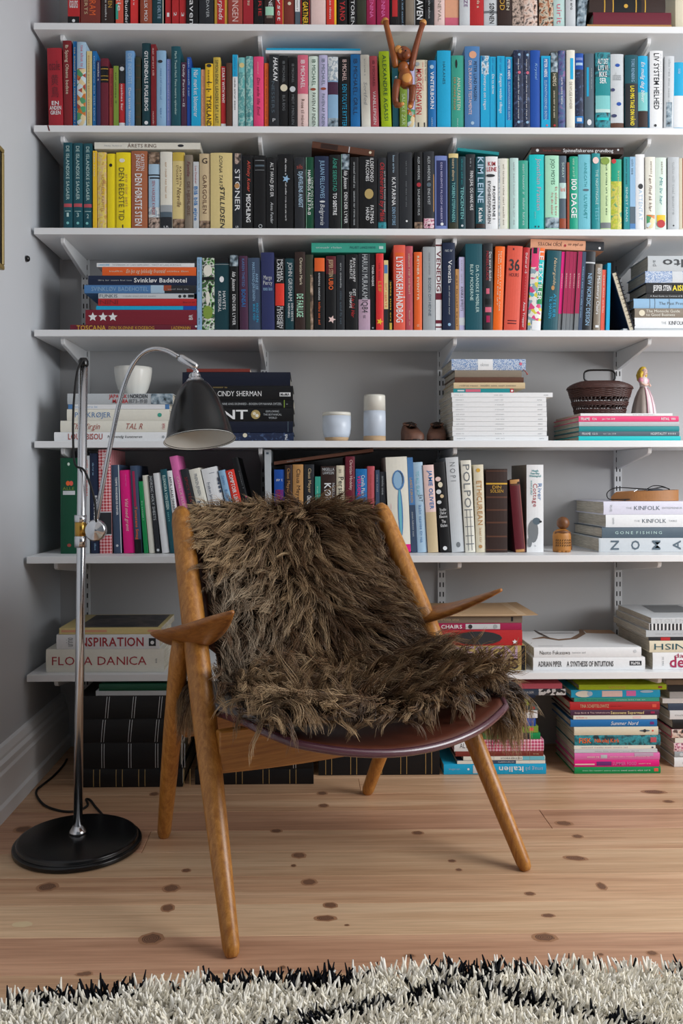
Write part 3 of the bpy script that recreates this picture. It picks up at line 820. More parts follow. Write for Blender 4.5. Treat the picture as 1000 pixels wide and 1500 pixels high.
ROW2 = parse('''
@50 190 4
171 223 75 dark_teal/h; T 95 410 .36 0 pale_aqua DE ISLANDSKE SAGAER; B 432 452 dusty_rose .05 .95; B 474 477 pale_aqua .15 .85; H 482 512 pale_aqua .24 1; D 197 545 8 aqua
227 282 76 dark_teal/h; T 95 408 .36 0 pale_aqua DE ISLANDSKE SAGAER; B 430 450 dusty_rose .05 .95; B 474 477 pale_aqua .15 .85; H 482 512 pale_aqua .24 3; D 255 545 8 aqua
286 338 77 dark_teal/h; T 97 412 .36 0 pale_aqua DE ISLANDSKE SAGAER; B 432 452 dusty_rose .05 .95; B 474 477 pale_aqua .15 .85; H 488 518 pale_aqua .24 2; D 308 545 8 aqua
342 365 122 yellow/p; T 135 270 .5 0 cream ~9
368 421 130 art_yellow/h; T 262 480 .3 .12 tan UDGÅEDE KAPITEL; 
426 477 137 bright_yellow/h; E 447 205 9 black 10
480 564 132 bright_yellow/h; T 222 530 .36 -.12 dark_olive DEN BEDSTE TID; T 260 450 .2 .25 tan ~14; E 515 180 16 ivory 12; B 555 575 charcoal .42 .5
568 661 122 terracotta/h; T 140 238 .24 .2 white CARSTEN; T 140 238 .24 -.08 white JENSEN; TB 255 560 .42 -.05 white DEN FØRSTE STEN
668 734 128 art_white/h; B 128 198 art_brown; B 198 450 pale_blue; B 258 266 charcoal; B 275 284 charcoal .1 1; T 295 495 .26 -.05 crimson SEN VASKEDE KVINDE; B 510 578 art_photo
738 808 128 ivory/h; B 440 480 grey; B 480 510 slate; B 510 578 charcoal; T 190 400 .16 0 tan ~22; H 560 574 white .4 LR
810 880 130 butter/h; T 215 330 .18 .16 brown KATHRYN; T 205 320 .18 -.1 brown STOCKETT; TI 340 452 .34 .05 brown Niceville; B 520 578 art_brown; B 130 180 mustard
882 928 147 taupe/h; TI 190 275 .4 0 burgundy Familie; T 305 502 .36 0 brown DE HJEMLØSE
930 963 185 pale_grey/p; T 210 315 .34 0 crimson Lise Dansker; TB 330 530 .6 0 blue Blå blå øjne
@280 190 4
47 110 137 beige/h; HB 160 200 dark_brown .5 G; T 262 488 .36 0 brown GARGOILEN; B 530 578 art_brown
113 240 135 butter/h; TI 155 350 .15 -.02 charcoal DONNA TARTT; TBI 335 578 .2 .05 charcoal STILLIDSEN
241 297 137 charcoal/h; B 137 200 art_photo .25 .9; T 230 475 .52 .02 white STONER; D 268 328 15 tan; H 560 575 white .3 LR
300 362 145 black/h; TI 180 360 .3 .1 coral Affinity Konar; TB 375 540 .4 .05 white MISCHLING
366 436 150 black/h; B 178 181 grey .1 .9; B 205 215 slate .1 .9; B 235 237 grey .1 .9; D 405 565 11 pale_grey; D 405 565 8 black
438 501 160 black/h; T 190 392 .3 .05 white ALT HVAD JEG ER; TI 425 548 .26 .05 pale_grey Anna Funder
506 600 140 black/h; T 165 262 .12 .02 white ~10; S 556 285 24 light_blue; T 305 532 .1 .02 white ~30
606 665 160 charcoal/h; H 200 232 brick_red .6 ~4; TB 245 456 .4 .1 pale_blue DJÆVELENS ANSIGT
672 720 158 dark_green/h; B 158 578 mint 0 .06; TB 235 497 .34 -.1 white HAMBROS ALLE 7-9-13; T 280 458 .24 .26 pale_mint LONE OG LARS
723 806 155 navy/h; T 180 402 .3 .05 light_blue JULIAN FELLOWES; E 768 422 16 pale_grey 6; TI 440 562 .3 .05 pale_grey Belgravia
809 874 145 black/h; T 165 360 .34 0 sea_green ÅSNE SEIERSTAD; TB 370 500 .32 0 white TO SØSTRE
878 929 140 black/h; B 140 230 art_slate; B 140 578 mint 0 .05; TI 240 345 .42 .05 white Ida Jessen; T 365 548 .36 .05 white DEN DER LYVER
932 981 160 black/h; T 190 340 .24 0 light_grey ~16; T 360 560 .24 0 light_grey ~22
@510 190 4
64 171 155 black/h; T 165 305 .18 .2 white ILDEFONSO; T 178 300 .18 -.04 white FALCONES; E 122 375 26 kraft 30; T 443 548 .18 .2 white FATIMAS; T 455 530 .18 -.04 white HÅND
175 226 160 charcoal/h; TI 190 535 .5 0 red Oktoberbarn by Måle; T 240 480 .16 .3 pale_grey ~24; B 540 578 art_teal
231 296 130 charcoal/h; T 150 252 .2 .05 pale_blue ~11; T 280 445 .34 .05 white KATARINA; T 455 560 .28 .05 light_blue DEN STORE
299 376 130 charcoal/h; T 180 265 .1 .05 mid_grey ~9; T 300 450 .1 .05 mid_grey ~18; D 343 535 6 white
389 440 125 black/h; T 155 292 .24 0 light_grey ALEX AHNDORIL; D 415 320 13 crimson; T 345 500 .24 0 light_grey SALINDERS HUS; B 540 578 art_brown
442 504 125 charcoal/h; T 155 300 .24 0 light_grey ALEX AHNDORIL; D 473 322 13 slate; T 345 440 .24 0 light_grey ENG KVIST; B 520 578 art_pinkflower; B 260 480 tan .93 1
509 585 150 periwinkle/h; B 178 562 indigo .12 .88; T 190 540 .14 0 lavender DEN BERØMTE FILOSOF HERBERT; D 550 552 9 white
588 645 140 dark_olive/h; B 165 545 deep_teal .12 .84; T 170 300 .3 0 beige ~14; T 310 540 .3 0 aqua TORBEN STEFFANSEN; B 140 165 butter
647 689 155 deep_teal/h; T 170 320 .26 0 teal ~14; T 335 522 .42 0 aqua TENCENTEN; D 668 563 7 pale_grey
691 746 140 charcoal/h; T 165 215 .14 0 grey ~7; T 240 470 .32 .1 white FINN JUHL OG HANS HUS
748 802 158 dark_teal/h; TB 160 430 .6 0 pale_blue KIM LEINE; TB 460 545 .4 0 white Kalak; B 552 578 dark_brown
806 878 155 white/h; HB 183 246 crimson .8 KIM|LEINE; E 835 268 26 charcoal 9; TB 300 550 .22 -.2 charcoal EVIGHEDSFJORDEN; TB 330 525 .2 .18 charcoal PROFETERNE I
881 945 165 ivory/h; B 165 578 art_white .02 .16; B 165 578 pale_lime .86 .97; T 200 560 .16 0 taupe ~34
948 998 165 pale_aqua/h; T 190 560 .22 0 grey ~28
@750 190 4
39 95 178 sea_green/h; T 200 380 .24 .05 pale_aqua ~16; T 400 560 .24 .05 pale_aqua ~14
104 193 142 turquoise/h; T 165 470 .28 .12 mauve Jonathan Franzen; TI 480 520 .15 -.1 aqua ~6; H 560 574 dark_teal .3 II
196 276 150 mint/h; T 170 322 .26 .05 dark_green JOJO MOYES; T 335 505 .16 .3 dusty_rose Et sidste brev; T 370 500 .16 0 dusty_rose fra din elsker; B 515 578 art_slate
279 321 150 slate/h; B 310 402 pale_aqua; H 330 365 coral .6 ~4; T 190 280 .3 0 pale_aqua SCREAT; B 520 578 rust
323 337 190 rust/p
339 388 155 emerald/h; TI 170 280 .3 0 mint ~10; TB 290 518 .62 0 white 100 DAGE
391 467 142 light_aqua/h; T 190 332 .22 .05 teal ANNE-CATH; E 435 352 18 slate 7; T 380 522 .24 .05 teal ULVENÆT
468 516 138 teal/h; E 490 180 18 pale_pink 20; T 235 440 .3 .1 pale_aqua THE NIGHTINGALE; T 455 535 .42 .1 light_aqua TEST
520 581 158 pale_lime/h; E 545 182 26 olive 22; T 200 500 .2 .1 dark_green ~24; B 545 578 mid_grey
584 646 170 art_lime/h; B 170 300 emerald; E 598 182 14 red 14; T 240 540 .16 .2 butter ~24
656 691 158 teal/p; T 170 320 .3 0 dark_teal ~12; T 335 540 .34 0 pale_aqua SENEST NANS
693 726 155 light_blue/p; T 170 260 .4 0 slate ~8; B 450 550 slate; B 550 578 steel_blue
728 781 140 white/h; E 757 330 14 charcoal 16; T 350 532 .4 .05 pale_blue ATTENTAT
783 841 158 ivory/h; T 185 260 .2 .1 taupe ~7; TI 270 482 .3 0 brown I en flod så klar; B 500 578 art_story .1 .95
844 908 160 pale_mint/h; T 185 260 .2 .1 taupe ~7; TI 280 440 .28 0 teal Mit liv her; B 500 540 yellow .1 .9; E 875 552 24 red 24
914 979 160 light_grey/h; T 190 500 .24 0 grey ~24; D 945 565 5 charcoal
982 1040 165 cream/h; B 165 578 rust .3 .42; T 350 520 .3 0 brick_red ~10
''')
ROW2F = parse('''
@50 190 4
F 352 972 77 117 ivory/p; T 412 510 .22 0 grey ~10; T 545 712 .52 0 brown ÅRETS RING; E 855 96 18 charcoal 8; W .2
''')
ROW2F2 = parse('''
@510 190 4
F 640 884 100 118 teal/h; A -6; W .2
''')
ROW2F3 = parse('''
@280 190 4
F 708 1076 66 104 brown/h; A -8; W .17; B 760 860 dark_brown .1 .9; B 925 930 pale_grey; D 1052 85 8 cream
''')
ROW2F4 = parse('''
@750 190 4
F 112 652 96 136 dark_brown/h; D 148 116 9 pale_grey; T 180 285 .3 0 brown_red Søren Olsen; T 300 596 .5 0 white Spinnefiskerens grundbog; D 625 112 6 pale_grey; W .18
''')
ROW3F = parse('''
@50 340 4
F 365 938 165 189 white/p; T 375 440 .42 0 cyan LANDLIEBE; T 455 860 .36 0 grey TEGNINGER AF LARS NØRGÅRD - TEKST AF LARS BUKDAHL
F 398 948 190 240 orange/h; T 440 515 .2 0 cream ~8; TI 540 765 .44 0 cream En lys og lykkelig fremtid; T 775 900 .2 0 cream ~14
F 316 952 246 301 navy/h; T 375 570 .16 0 light_grey ~24; TB 583 890 .46 0 white Svinkløv Badehotel
F 293 950 302 350 steel_blue/h; B 760 950 charcoal; B 680 760 pale_blue; B 755 800 rust .3 1; T 335 665 .5 0 light_blue SVINKLØV BADEHOTEL; T 780 900 .2 0 grey ~14
F 375 935 351 382 pale_grey/p; T 382 486 .62 0 slate FUNKIS; T 520 710 .3 0 grey ~24; D 850 368 9 charcoal; D 878 367 9 charcoal; B 898 935 charcoal .2 .8
F 375 950 383 425 red/h; T 385 490 .6 0 dark_red NINI; T 870 940 .25 0 dark_red ~8
F 362 950 426 449 cyan/p; B 870 950 royal_blue
F 300 952 450 537 wine/h; S 343 493 28 white; S 403 493 28 white; S 460 493 28 white; H 900 928 white .34 BR
F 210 950 538 575 burgundy/h; TB 248 418 .72 0 gold TOSCANA; T 435 700 .48 0 gold DEN SKØNNE KOGEBOG; T 800 910 .5 0 gold LADEMANN; D 944 548 6 white
''')
ROW3 = parse('''
@280 340 4
33 61 147 light_blue/p; T 160 350 .34 0 slate ~14; T 500 540 .3 0 slate ~4
63 135 150 art_green/h; E 97 225 26 ivory 34; B 262 280 black; E 97 385 12 ivory 40; E 97 470 28 olive 40; B 505 512 ivory .1 .9
137 223 150 deep_teal/h; B 150 180 black; E 178 275 13 white 18; T 345 452 .2 .14 white HAVETS; T 345 466 .2 -.16 white KATEDRAL; B 186 189 grey
226 275 135 black/h; B 135 200 art_slate; TI 235 345 .42 0 white Ida Jessen; T 365 545 .36 0 white DEN DER LYVER
284 334 138 plum/h; L -5; T 155 318 .3 0 steel_blue KAREN THISTED; TB 335 436 .46 0 blue BONSAI
337 411 148 slate_blue/h; L -6; T 240 335 .2 .2 light_blue ANNE LISE; T 175 400 .2 -.06 light_blue MARSTRAND-JØRGENSEN; T 415 525 .18 .2 cyan HVAD HUN; T 420 515 .18 -.06 cyan IKKE VED
413 489 118 indigo/h; L -4; H 250 312 pale_grey .7 Marge|Piercy; H 315 345 light_blue .7 ~9
492 545 150 black/h; B 300 430 vermilion; T 160 288 .3 .2 white MICHAEL; T 160 288 .3 -.15 white LARSEN; T 435 562 .3 .2 white SLANGEN; T 435 562 .3 -.15 white I SYDNEY
550 605 152 deep_teal/h; T 175 402 .42 .05 pale_grey JOHN GRISHAM; T 415 520 .2 .25 white DEN SIDSTE; T 415 500 .2 -.1 white NÆVNING
607 668 115 dark_brown/h; T 150 310 .26 .1 cream Christian Mørk; TB 362 498 .6 0 mint DE FARLIGE
671 718 130 dark_olive/h; L -6; B 250 575 art_brown .6 1
721 783 150 black/h; B 152 230 orange .02 .98; T 240 400 .22 0 pale_grey ~16; T 410 542 .22 0 orange ~14
789 849 140 black/h; B 140 245 maroon; T 160 262 .4 0 beige JESPER STEIN; TB 270 338 .42 0 orange UBO; S 825 512 24 pale_pink
852 903 133 charcoal/h; T 180 325 .2 0 light_grey ~12; T 345 540 .24 0 slate ~20
906 976 130 black/h; T 150 292 .2 .2 white JEAN HANFF; T 165 275 .2 -.06 white KORELITZ; T 335 375 .24 .2 white DET; TI 378 500 .3 .1 red Liv Stå Her; T 352 445 .2 -.1 white DU HAVE
@510 340 4
60 129 125 mid_grey/h; B 125 393 charcoal; B 394 576 mauve; T 130 393 .46 .05 light_grey HARUKI MURAKAMI; T 400 472 .5 .05 charcoal 1Q84; T 488 505 .2 0 charcoal BOG
131 160 125 black/p; T 190 315 .46 0 white TANIA NABAR; D 145 560 5 grey
163 207 125 bright_red/h; T 180 280 .26 0 dark_red ~9; T 290 352 .44 0 gold LEIF; S 185 525 22 yellow
209 235 163 butter/p; B 450 576 charcoal; B 190 240 steel_blue .1 .9; T 300 440 .4 0 coral DIT HJERTE
238 263 280 black/p; T 290 520 .36 0 yellow ~16; B 530 570 mustard .2 .8
267 335 75 coral/h; TB 145 530 .56 0 white LYSTFISKERHÅNDBOG; B 120 140 orange .1 .9
339 383 80 dusty_rose/h; L -3; T 125 360 .26 0 beige ~22; T 460 545 .2 0 beige ~8
386 432 117 orange/h; TB 140 400 .26 0 cream RETHER EVENTYR; H 540 558 cream .3 OO
439 510 85 grey/h; T 120 250 .16 .05 mid_grey ~13; T 268 492 .22 .05 slate BOGEN OM HENNE
513 550 35 white/p; B 70 80 maroon; TB 108 346 .62 0 burgundy VENEDIG; B 356 395 burgundy; B 515 535 burgundy; B 552 560 burgundy
553 626 62 navy/h; H 95 118 light_grey .6 ~6; T 165 300 .3 .1 white Venezia; T 315 482 .12 .05 light_grey ~22; D 592 543 9 light_blue
628 650 215 tan/p; T 250 550 .4 0 brown ~16
651 686 143 lavender/p; T 160 300 .3 0 grey ~10; T 316 460 .42 0 charcoal ANNIKA BYRDTS; B 500 545 pale_grey
688 786 68 dark_teal/h; T 195 472 .18 .2 pale_aqua DA DANSKE MØBLER; T 190 402 .18 -.14 pale_aqua BLEV MODERNE
792 852 65 charcoal/h; T 115 286 .24 .24 white Den store danske; T 110 282 .26 -.06 crimson MØBELGUIDE; B 330 362 rose .3 .65; B 390 425 black .2 .9; B 440 470 rose .2 .85; B 490 530 raspberry .3 .7
846 906 80 bright_orange/h; L 16; T 110 460 .2 .12 cream ~24; T 110 430 .16 -.12 cream ~22
@750 340 4
-48 41 78 coral/h; L 24; HB 150 232 charcoal .68 36; H 236 262 maroon .62 HOURS; T 92 104 .6 0 maroon -; B 516 522 maroon .2 .8; B 532 538 maroon .2 .8
45 84 87 red/h; L 25; T 120 240 .3 0 white Duften af ~5; T 260 400 .16 0 pale_pink ·········; T 410 560 .3 0 white Anna Tropper
90 166 90 art_grid/h; L 28; B 90 205 hot_pink 0 .55; B 90 125 charcoal .1 .4; B 90 160 bright_orange .62 1; B 160 300 turquoise .62 1; B 300 420 green .62 1; TB 110 400 .32 .25 white LE TEXTILER; B 520 575 white .3 1
183 266 105 dark_teal/h; L 27; TI 150 310 .2 .1 beige Naturguide; E 240 325 10 tan 14; T 360 500 .2 .18 cyan ATELIER; T 375 505 .2 -.1 cyan TIL HAVEN
267 289 112 mid_grey/p; L 28; B 112 478 magenta; T 240 330 .3 0 pale_pink ~8
290 313 112 mid_grey/p; L 28; B 112 478 raspberry; T 240 330 .3 0 pale_pink ~8
314 337 112 mid_grey/p; L 28; B 112 478 raspberry; T 240 330 .3 0 pale_pink ~8
338 361 112 mid_grey/p; L 28; B 112 478 raspberry; T 240 330 .3 0 pale_pink ~8
362 387 112 mid_grey/p; L 27; B 112 478 raspberry; T 240 330 .3 0 pale_pink ~8
388 411 112 slate_blue/p; L 26; T 200 500 .34 0 light_blue ~26
412 468 108 charcoal/h; L 26; B 172 180 pale_grey; T 240 545 .42 0 light_blue NEW NORDIC DESIGN
476 516 185 taupe/h; L 16; T 210 482 .44 0 white 100 Midcentury Chairs; H 545 562 white .5 I
519 545 218 coral/p; L 8; T 250 470 .34 0 pale_pink ~16
549 571 180 cyan/p; L -8; 
''')
ROW3F2 = parse('''
@510 340 4
F -216 220 62 118 sea_green/h; T -190 -40 .2 0 pale_aqua ~14; T 10 160 .26 0 dark_teal PALÆET LANGS FARVE; B 180 205 pale_aqua .35 .65; W .19
''')
ROW3F3 = parse('''
@750 340 4
F 108 538 35 92 peach/h; A -2.2; U; T 148 290 .34 0 brown JOJO MOYES; E 308 68 7 crimson 8; TI 325 412 .3 0 brown en plus en; B 430 538 charcoal; D 512 75 7 white; W .19
''')
ROW3F4 = parse('''
@750 340 4
F 652 1200 555 575 light_grey/p
F 718 1200 490 553 white/h; T 875 905 .24 0 grey THE; T 920 1010 .36 0 charcoal KINFOLK
F 718 1190 434 489 taupe/h; D 760 462 18 cream; T 785 985 .28 .2 ivory The Monocle Guide; T 785 955 .28 -.2 ivory to Good Business
F 712 1160 376 433 light_blue/h; B 806 809 slate; B 836 839 slate; B 922 925 slate; T 862 1040 .3 0 slate The Past Present
F 790 1150 345 375 black/p; T 810 1000 .3 0 light_grey A Real Guide to Comme til B
F 785 1150 281 344 black/h; TB 825 932 .5 0 white JESPER STEIN; TB 940 1050 .5 0 bright_yellow AISHA
F 780 1160 211 280 knit/h; B 940 1002 pale_grey
F 795 1170 120 210 light_grey/h; U; H 818 845 mid_grey .4 ad; TB 878 1060 .5 0 charcoal alto
''')
STK4A = parse('''
@40 490 2.94
F 115 600 421 460 white/h; TB 175 322 .62 0 brick_red LOUIS BISOU; TI 345 492 .3 0 charcoal Nødvendig kunstneren; D 582 442 6 grey
F 142 604 371 420 ivory/h; TI 190 312 .5 0 brick_red The Virgin; TI 422 496 .5 0 brick_red TAL R; H 570 592 dusty_rose .5 ~6
F 170 610 321 370 ivory/h; T 205 358 .44 0 steel_blue P.S. KRØJER; D 567 346 9 sea_green
F 175 611 299 320 white/p; B 175 196 steel_blue; B 590 611 steel_blue; T 200 300 .4 0 light_blue ~12
F 172 626 252 298 light_grey/h; TB 350 428 .36 .24 red JAPANSK; TB 432 515 .36 .24 charcoal I NORDEN; TB 366 432 .36 -.22 red MANIA; TB 436 515 .36 -.22 mid_grey 1873-1918; B 530 626 art_slate
''')
STK4B = parse('''
@240 510 5
F 135 950 615 683 art_night/h; D 592 636 16 cream; H 880 905 white .6 MeB; Y .004
F 135 945 533 613 dark_navy/h; B 905 909 slate
F 135 950 433 532 black/h; TB 160 612 .66 0 white PLANT; D 670 482 34 kraft; D 660 475 12 cream; D 680 490 12 ivory; T 745 840 .14 .24 light_grey EXPLORING; T 727 860 .14 0 light_grey THE BOTANICAL; T 765 825 .14 -.24 light_grey WORLD
F 135 950 373 431 black/p; T 400 860 .28 0 light_grey HANNE ANG SKØNNED - BOGEN OM NANNA DITZEL; B 876 882 olive; T 892 905 .2 0 grey o
F 150 945 268 371 black/h; T 392 712 .36 -.06 white CINDY SHERMAN; B 845 925 white .24 .52; TB 852 918 .2 -.12 charcoal MoMA; T 360 460 .12 .4 kraft ~10
F 135 926 166 266 dark_navy/h
F 165 630 140 165 brown_red/p; W .18
''')
STK4C = parse('''
@640 510 5
''' + '\n'.join('F %d %d %.1f %.1f white/p; T %d %d .24 0 grey ~9; T %d %d .24 0 grey ~7; T %d %d .3 0 grey ~4' % (x0, x1, 683 - 36.3 * (i + 1) + 1, 683 - 36.3 * i, x0 + 25, x0 + 85, x0 + 315, x0 + 378, x1 - 62, x1 - 28)
    for i, (x0, x1) in enumerate([(120, 815), (114, 804), (113, 806), (116, 805), (118, 806), (116, 804), (113, 803), (113, 802), (110, 800), (105, 848)])))
STK4D = parse('''
@640 510 5
F 120 565 290 320 teal/p; B 210 320 rose .15 .85; B 150 200 pale_grey .3 .7; B 538 565 red; D 552 306 8 white
F 122 645 244 288 beige/h; T 165 300 .34 0 taupe ~13; T 320 580 .34 0 taupe ~24
F 130 635 204 243 brown/h
F 130 620 151 202 taupe/h
F 106 650 68 150 knit/h; B 300 410 white; T 318 380 .3 0 grey ~5; D 615 104 11 rose
''')
STK4E = parse('''
@800 510 5
F 238 985 641 675 turquoise/h
F 240 975 606 640 slate/h; TB 262 325 .5 0 pale_grey FRAME; T 340 378 .4 0 pale_grey 125; T 418 512 .3 0 pale_grey nov / dec 2018; TB 770 888 .5 0 pale_grey HOSPITALITY; B 900 905 pale_grey .3 .7; B 912 917 pale_grey .3 .7; B 924 929 pale_grey .3 .7; B 936 941 pale_grey .3 .7; B 948 953 pale_grey .3 .7
F 240 975 567 605 teal/h
F 240 975 533 566 light_grey/h
F 238 970 491 532 hot_pink/h; TB 254 318 .5 0 white FRAME; T 338 370 .4 0 white 126; T 410 505 .3 0 white jan / feb 2019; TB 848 908 .44 0 white RETAIL; B 925 930 white .3 .7; B 936 941 white .3 .7; B 946 951 white .3 .7
F 252 926 469 490 white/p; T 640 800 .36 0 grey ~22
''')
ROW5 = parse('''
@80 650 5
42 162 105 dark_green/h; E 103 150 9 pale_mint 12; E 98 290 14 orange 18; E 122 290 14 coral 18; H 315 342 olive .7 ALLE; B 345 374 pale_grey .15 .9; E 107 742 15 brick_red 12
222 252 88 pale_grey/p; T 120 380 .4 0 coral ~14
262 328 70 navy/h; L -14; T 140 230 .2 -.1 light_blue ~10; TB 380 565 .36 .1 white BORNHOLM; T 730 780 .2 0 light_blue ~5
330 420 42 gingham/h; L -24; B 500 665 charcoal; B 495 503 pale_grey; B 662 670 pale_grey; TI 65 262 .34 0 white Hverdagsmad
432 490 155 slate_blue/h; L -24; TB 245 522 .24 .1 white TEMPE MANDBERGS RØVER; D 457 745 9 pale_grey; B 155 800 pale_grey .9 1
504 584 192 magenta/h; L -50; TI 400 640 .3 0 pale_pink Vild med grønt; T 220 310 .12 .05 pink ~10
588 640 160 slate_blue/h; L -55; B 200 460 raspberry .25 .6; TB 460 700 .36 0 orange Tomatens Smag; B 700 800 black
652 684 275 green/p; L -62; T 420 560 .36 0 mint ~13
690 732 230 ivory/h; L -90
738 775 232 charcoal/h; L -98; T 240 560 .5 0 light_grey NORDIC HOLY SHEETS; D 755 780 10 pale_grey
785 840 212 white/h; L -116
846 892 186 dark_teal/h; L -130; TB 230 480 .44 0 pale_aqua ELEANORA VON ESSEN; T 500 570 .3 0 aqua ~6
896 934 196 white/h; L -130; TB 240 490 .44 0 charcoal ANYA, LALAS DINNER
@240 650 5
186 246 86 pink/h; L -184; T 240 470 .3 0 pale_pink CAMILLA PLUM; W .14
250 310 180 charcoal/h; L -150; T 240 430 .34 0 dark_red SPICY TEA
318 402 176 ivory/h; L -142; T 215 375 .26 0 slate_blue FRØKEN JENSEN; T 415 450 .4 -.2 slate_blue K
408 525 165 white/h; L -142; E 408 292 7 slate_blue 10; E 415 320 7 slate_blue 12; E 424 350 7 slate_blue 12; E 400 265 5 navy 20; T 270 440 .18 -.22 slate_blue Frøken Jensens; B 205 208 slate_blue .45 .8
534 584 190 light_blue/h; L -138; TI 230 300 .36 0 steel_blue Sødes; T 335 480 .4 0 steel_blue Badehotel
590 656 186 vermilion/h; L -148; TB 200 500 .42 0 white COMPTOIR LIBANAIS
664 712 98 black/h; L -180; D 620 395 6 magenta; T 200 330 .1 .2 grey ~8
@390 650 4
-2 36 35 light_grey/p; L -10; B 50 62 slate .3 .7
46 107 152 royal_blue/h; B 270 380 purple .1 .9; H 200 222 white .6 ~5; T 270 380 .4 0 crimson ~6
109 152 125 dark_brown/h; T 145 290 .4 0 tan Claus Meyer; T 320 370 .4 0 white alm
155 217 122 tan/h; T 148 345 .34 .05 dark_brown Claus Meyer
222 281 122 charcoal/h; T 145 288 .3 .05 beige Claus Meyer; TB 305 370 .4 0 white Chokolade
285 318 193 sea_green/p; T 250 330 .3 0 mint ~6
320 408 132 dark_brown/h; H 140 182 pale_grey .8 NIGELLA|LAWSON; TB 232 345 .42 -.05 white KØK; T 232 330 .16 .34 pale_grey NIGELLAS
411 462 128 cream/h; T 150 172 .4 0 taupe ~3; T 195 345 .56 .05 charcoal Persiana; 
464 519 75 burgundy/h; T 95 272 .3 .1 pale_pink Christian Hindeløy; D 525 200 2 white
524 591 148 blue/h; T 185 305 .3 .15 white Camilla Plum; TB 188 310 .28 -.2 magenta VERDENS
593 636 132 dusty_rose/h; T 180 330 .24 0 brick_red ~12
640 664 155 slate_blue/p; T 180 280 .36 0 grey ~8
666 702 165 charcoal/p; T 190 300 .36 0 grey ~9
723 848 75 ivory/h; L -38; B 590 642 magenta; E 780 400 15 steel_blue 146; E 763 212 36 steel_blue 60; E 766 204 26 slate_blue 44; E 760 212 25 light_blue 50; E 779 400 8 light_aqua 138; T 350 480 .05 -.34 rose ~20
852 886 80 steel_blue/p; L -38; T 200 345 .4 0 gold LANDS KØKKEN; B 360 640 slate_blue; T 400 545 .3 0 light_grey ~16
888 944 107 pale_blue/h; L -35; T 300 340 .4 .1 slate EAT; T 160 300 .3 -.1 light_aqua TO ALL GLAD; T 360 580 .3 0 steel_blue ~22
947 1009 123 pale_pink/h; L -34; TB 155 385 .36 .12 blue JAMIE OLIVER; B 400 640 beige
@360 640 2.94
838 886 108 black/h; L -28; E 822 180 12 pale_pink 10; E 838 205 10 cream 12; E 818 235 11 pale_grey 10; E 845 255 8 beige 8; E 830 280 10 pale_grey 8; H 305 350 white .7 Studio|Olafur|Eliasson; H 355 390 white .6 The|Kitchen; D 858 480 9 white
889 944 86 pale_grey/h; L -28; T 108 190 .4 0 mid_grey N O P I; E 916 465 9 mid_grey 12
946 990 100 ivory/h; L -20; T 118 305 .62 0 mid_grey POLPO; B 312 316 mid_grey .1 .9; B 345 348 mid_grey .1 .9; B 385 388 mid_grey .1 .9; B 425 428 mid_grey .1 .9; B 460 464 mid_grey .1 .9; B 312 490 mid_grey .3 .35; B 312 490 mid_grey .65 .7
@670 640 3.03
85 128 123 cream/h; L -12; D 93 148 9 gold; TB 195 392 .48 0 tan ETHICUREAN; T 405 470 .24 0 tan ~9; D 103 488 8 tan
''')
ROW5B = parse('''
@670 640 3.03
127 222 142 dark_brown/h; B 205 212 gold; H 215 250 gold .6 DIN|SOLSEN; B 265 272 brown; B 322 329 brown; B 378 385 brown; B 440 447 brown; B 150 154 brown; B 500 505 brown; W .14
258 304 188 maroon/h; L -27; B 188 206 tan .05 .95; B 206 215 brown .1 .9; B 500 515 tan .05 .9; B 215 500 brown_red .9 1; D 282 204 6 dark_brown; W .12
309 384 124 white/h; K taupe; HB 145 180 teal .7 Hugh|Fearnley|Whittingstall; T 208 282 .24 .28 steel_blue River; T 208 312 .24 0 crimson Cottage; TI 195 260 .12 -.2 teal everyday; E 338 420 22 mid_grey 52; E 352 376 18 slate 16; E 370 378 6 charcoal 5; E 322 470 9 mid_grey 22; H 480 490 grey .1 ~3; W .19
''')
ROW5L = parse('''
@390 650 4
F 44 632 104 124 brown/p; A 7.6; T 120 200 .3 0 grey ~9; W .2
''')
STK5 = parse('''
@800 690 5
F 385 1160 498 602 pale_grey/h; B 385 396 light_grey; W .28; HB 466 540 slate .66 N; HB 617 693 slate .66 O; HB 773 846 slate .66 M; HB 925 998 slate .66 A; HB 1075 1145 slate .66 D
F 408 1180 418 497 slate/h; W .27; T 505 850 .26 0 pale_aqua G O N E  F I S H I N G
F 436 1130 324 417 white/h; W .27; T 645 688 .14 0 grey THE; T 705 882 .3 0 slate KINFOLK; T 900 962 .14 0 grey TABLE; H 475 500 grey .5 ~5
F 420 1120 226 323 lilac_white/h; W .27; T 585 628 .14 0 grey THE; T 645 836 .3 0 slate KINFOLK; T 852 1000 .14 0 grey ENTREPRENEUR; H 460 485 grey .5 ~5
''')
STK6A = parse('''
@40 820 2.94
F 80 588 381 480 ivory/h; T 106 510 .36 0 crimson FLORA DANICA; H 545 556 mid_grey .2 ~3; W .25
F 125 568 317 380 white/h; TB 215 498 .58 0 crimson INSPIRATION; H 160 200 mid_grey .6 ~6; B 520 550 charcoal .2 .75; D 535 352 8 white; W .24
F 136 575 288 316 butter/p; B 145 340 peach .35 .7; B 515 570 peach .35 .7; W .25
''')
STK6B = parse('''
@600 820 2.5
F 95 425 321 412 kraft/h; B 411 425 black; TB 150 396 .5 .22 mauve DESIGN; TB 215 400 .4 -.22 dark_brown ICONS; W .26
F 95 412 263 320 red/h; E 250 292 90 charcoal 25; S 386 306 10 white; W .26
F 95 410 236 262 raspberry/h; TB 115 192 .5 0 white CHAIRS; B 205 332 pale_grey .12 .88; E 222 249 8 charcoal 8; E 314 249 8 grey 8; W .24
F 95 412 207 235 taupe/h; T 100 180 .34 0 beige ~11; B 372 380 charcoal .2 .8; W .24
''')
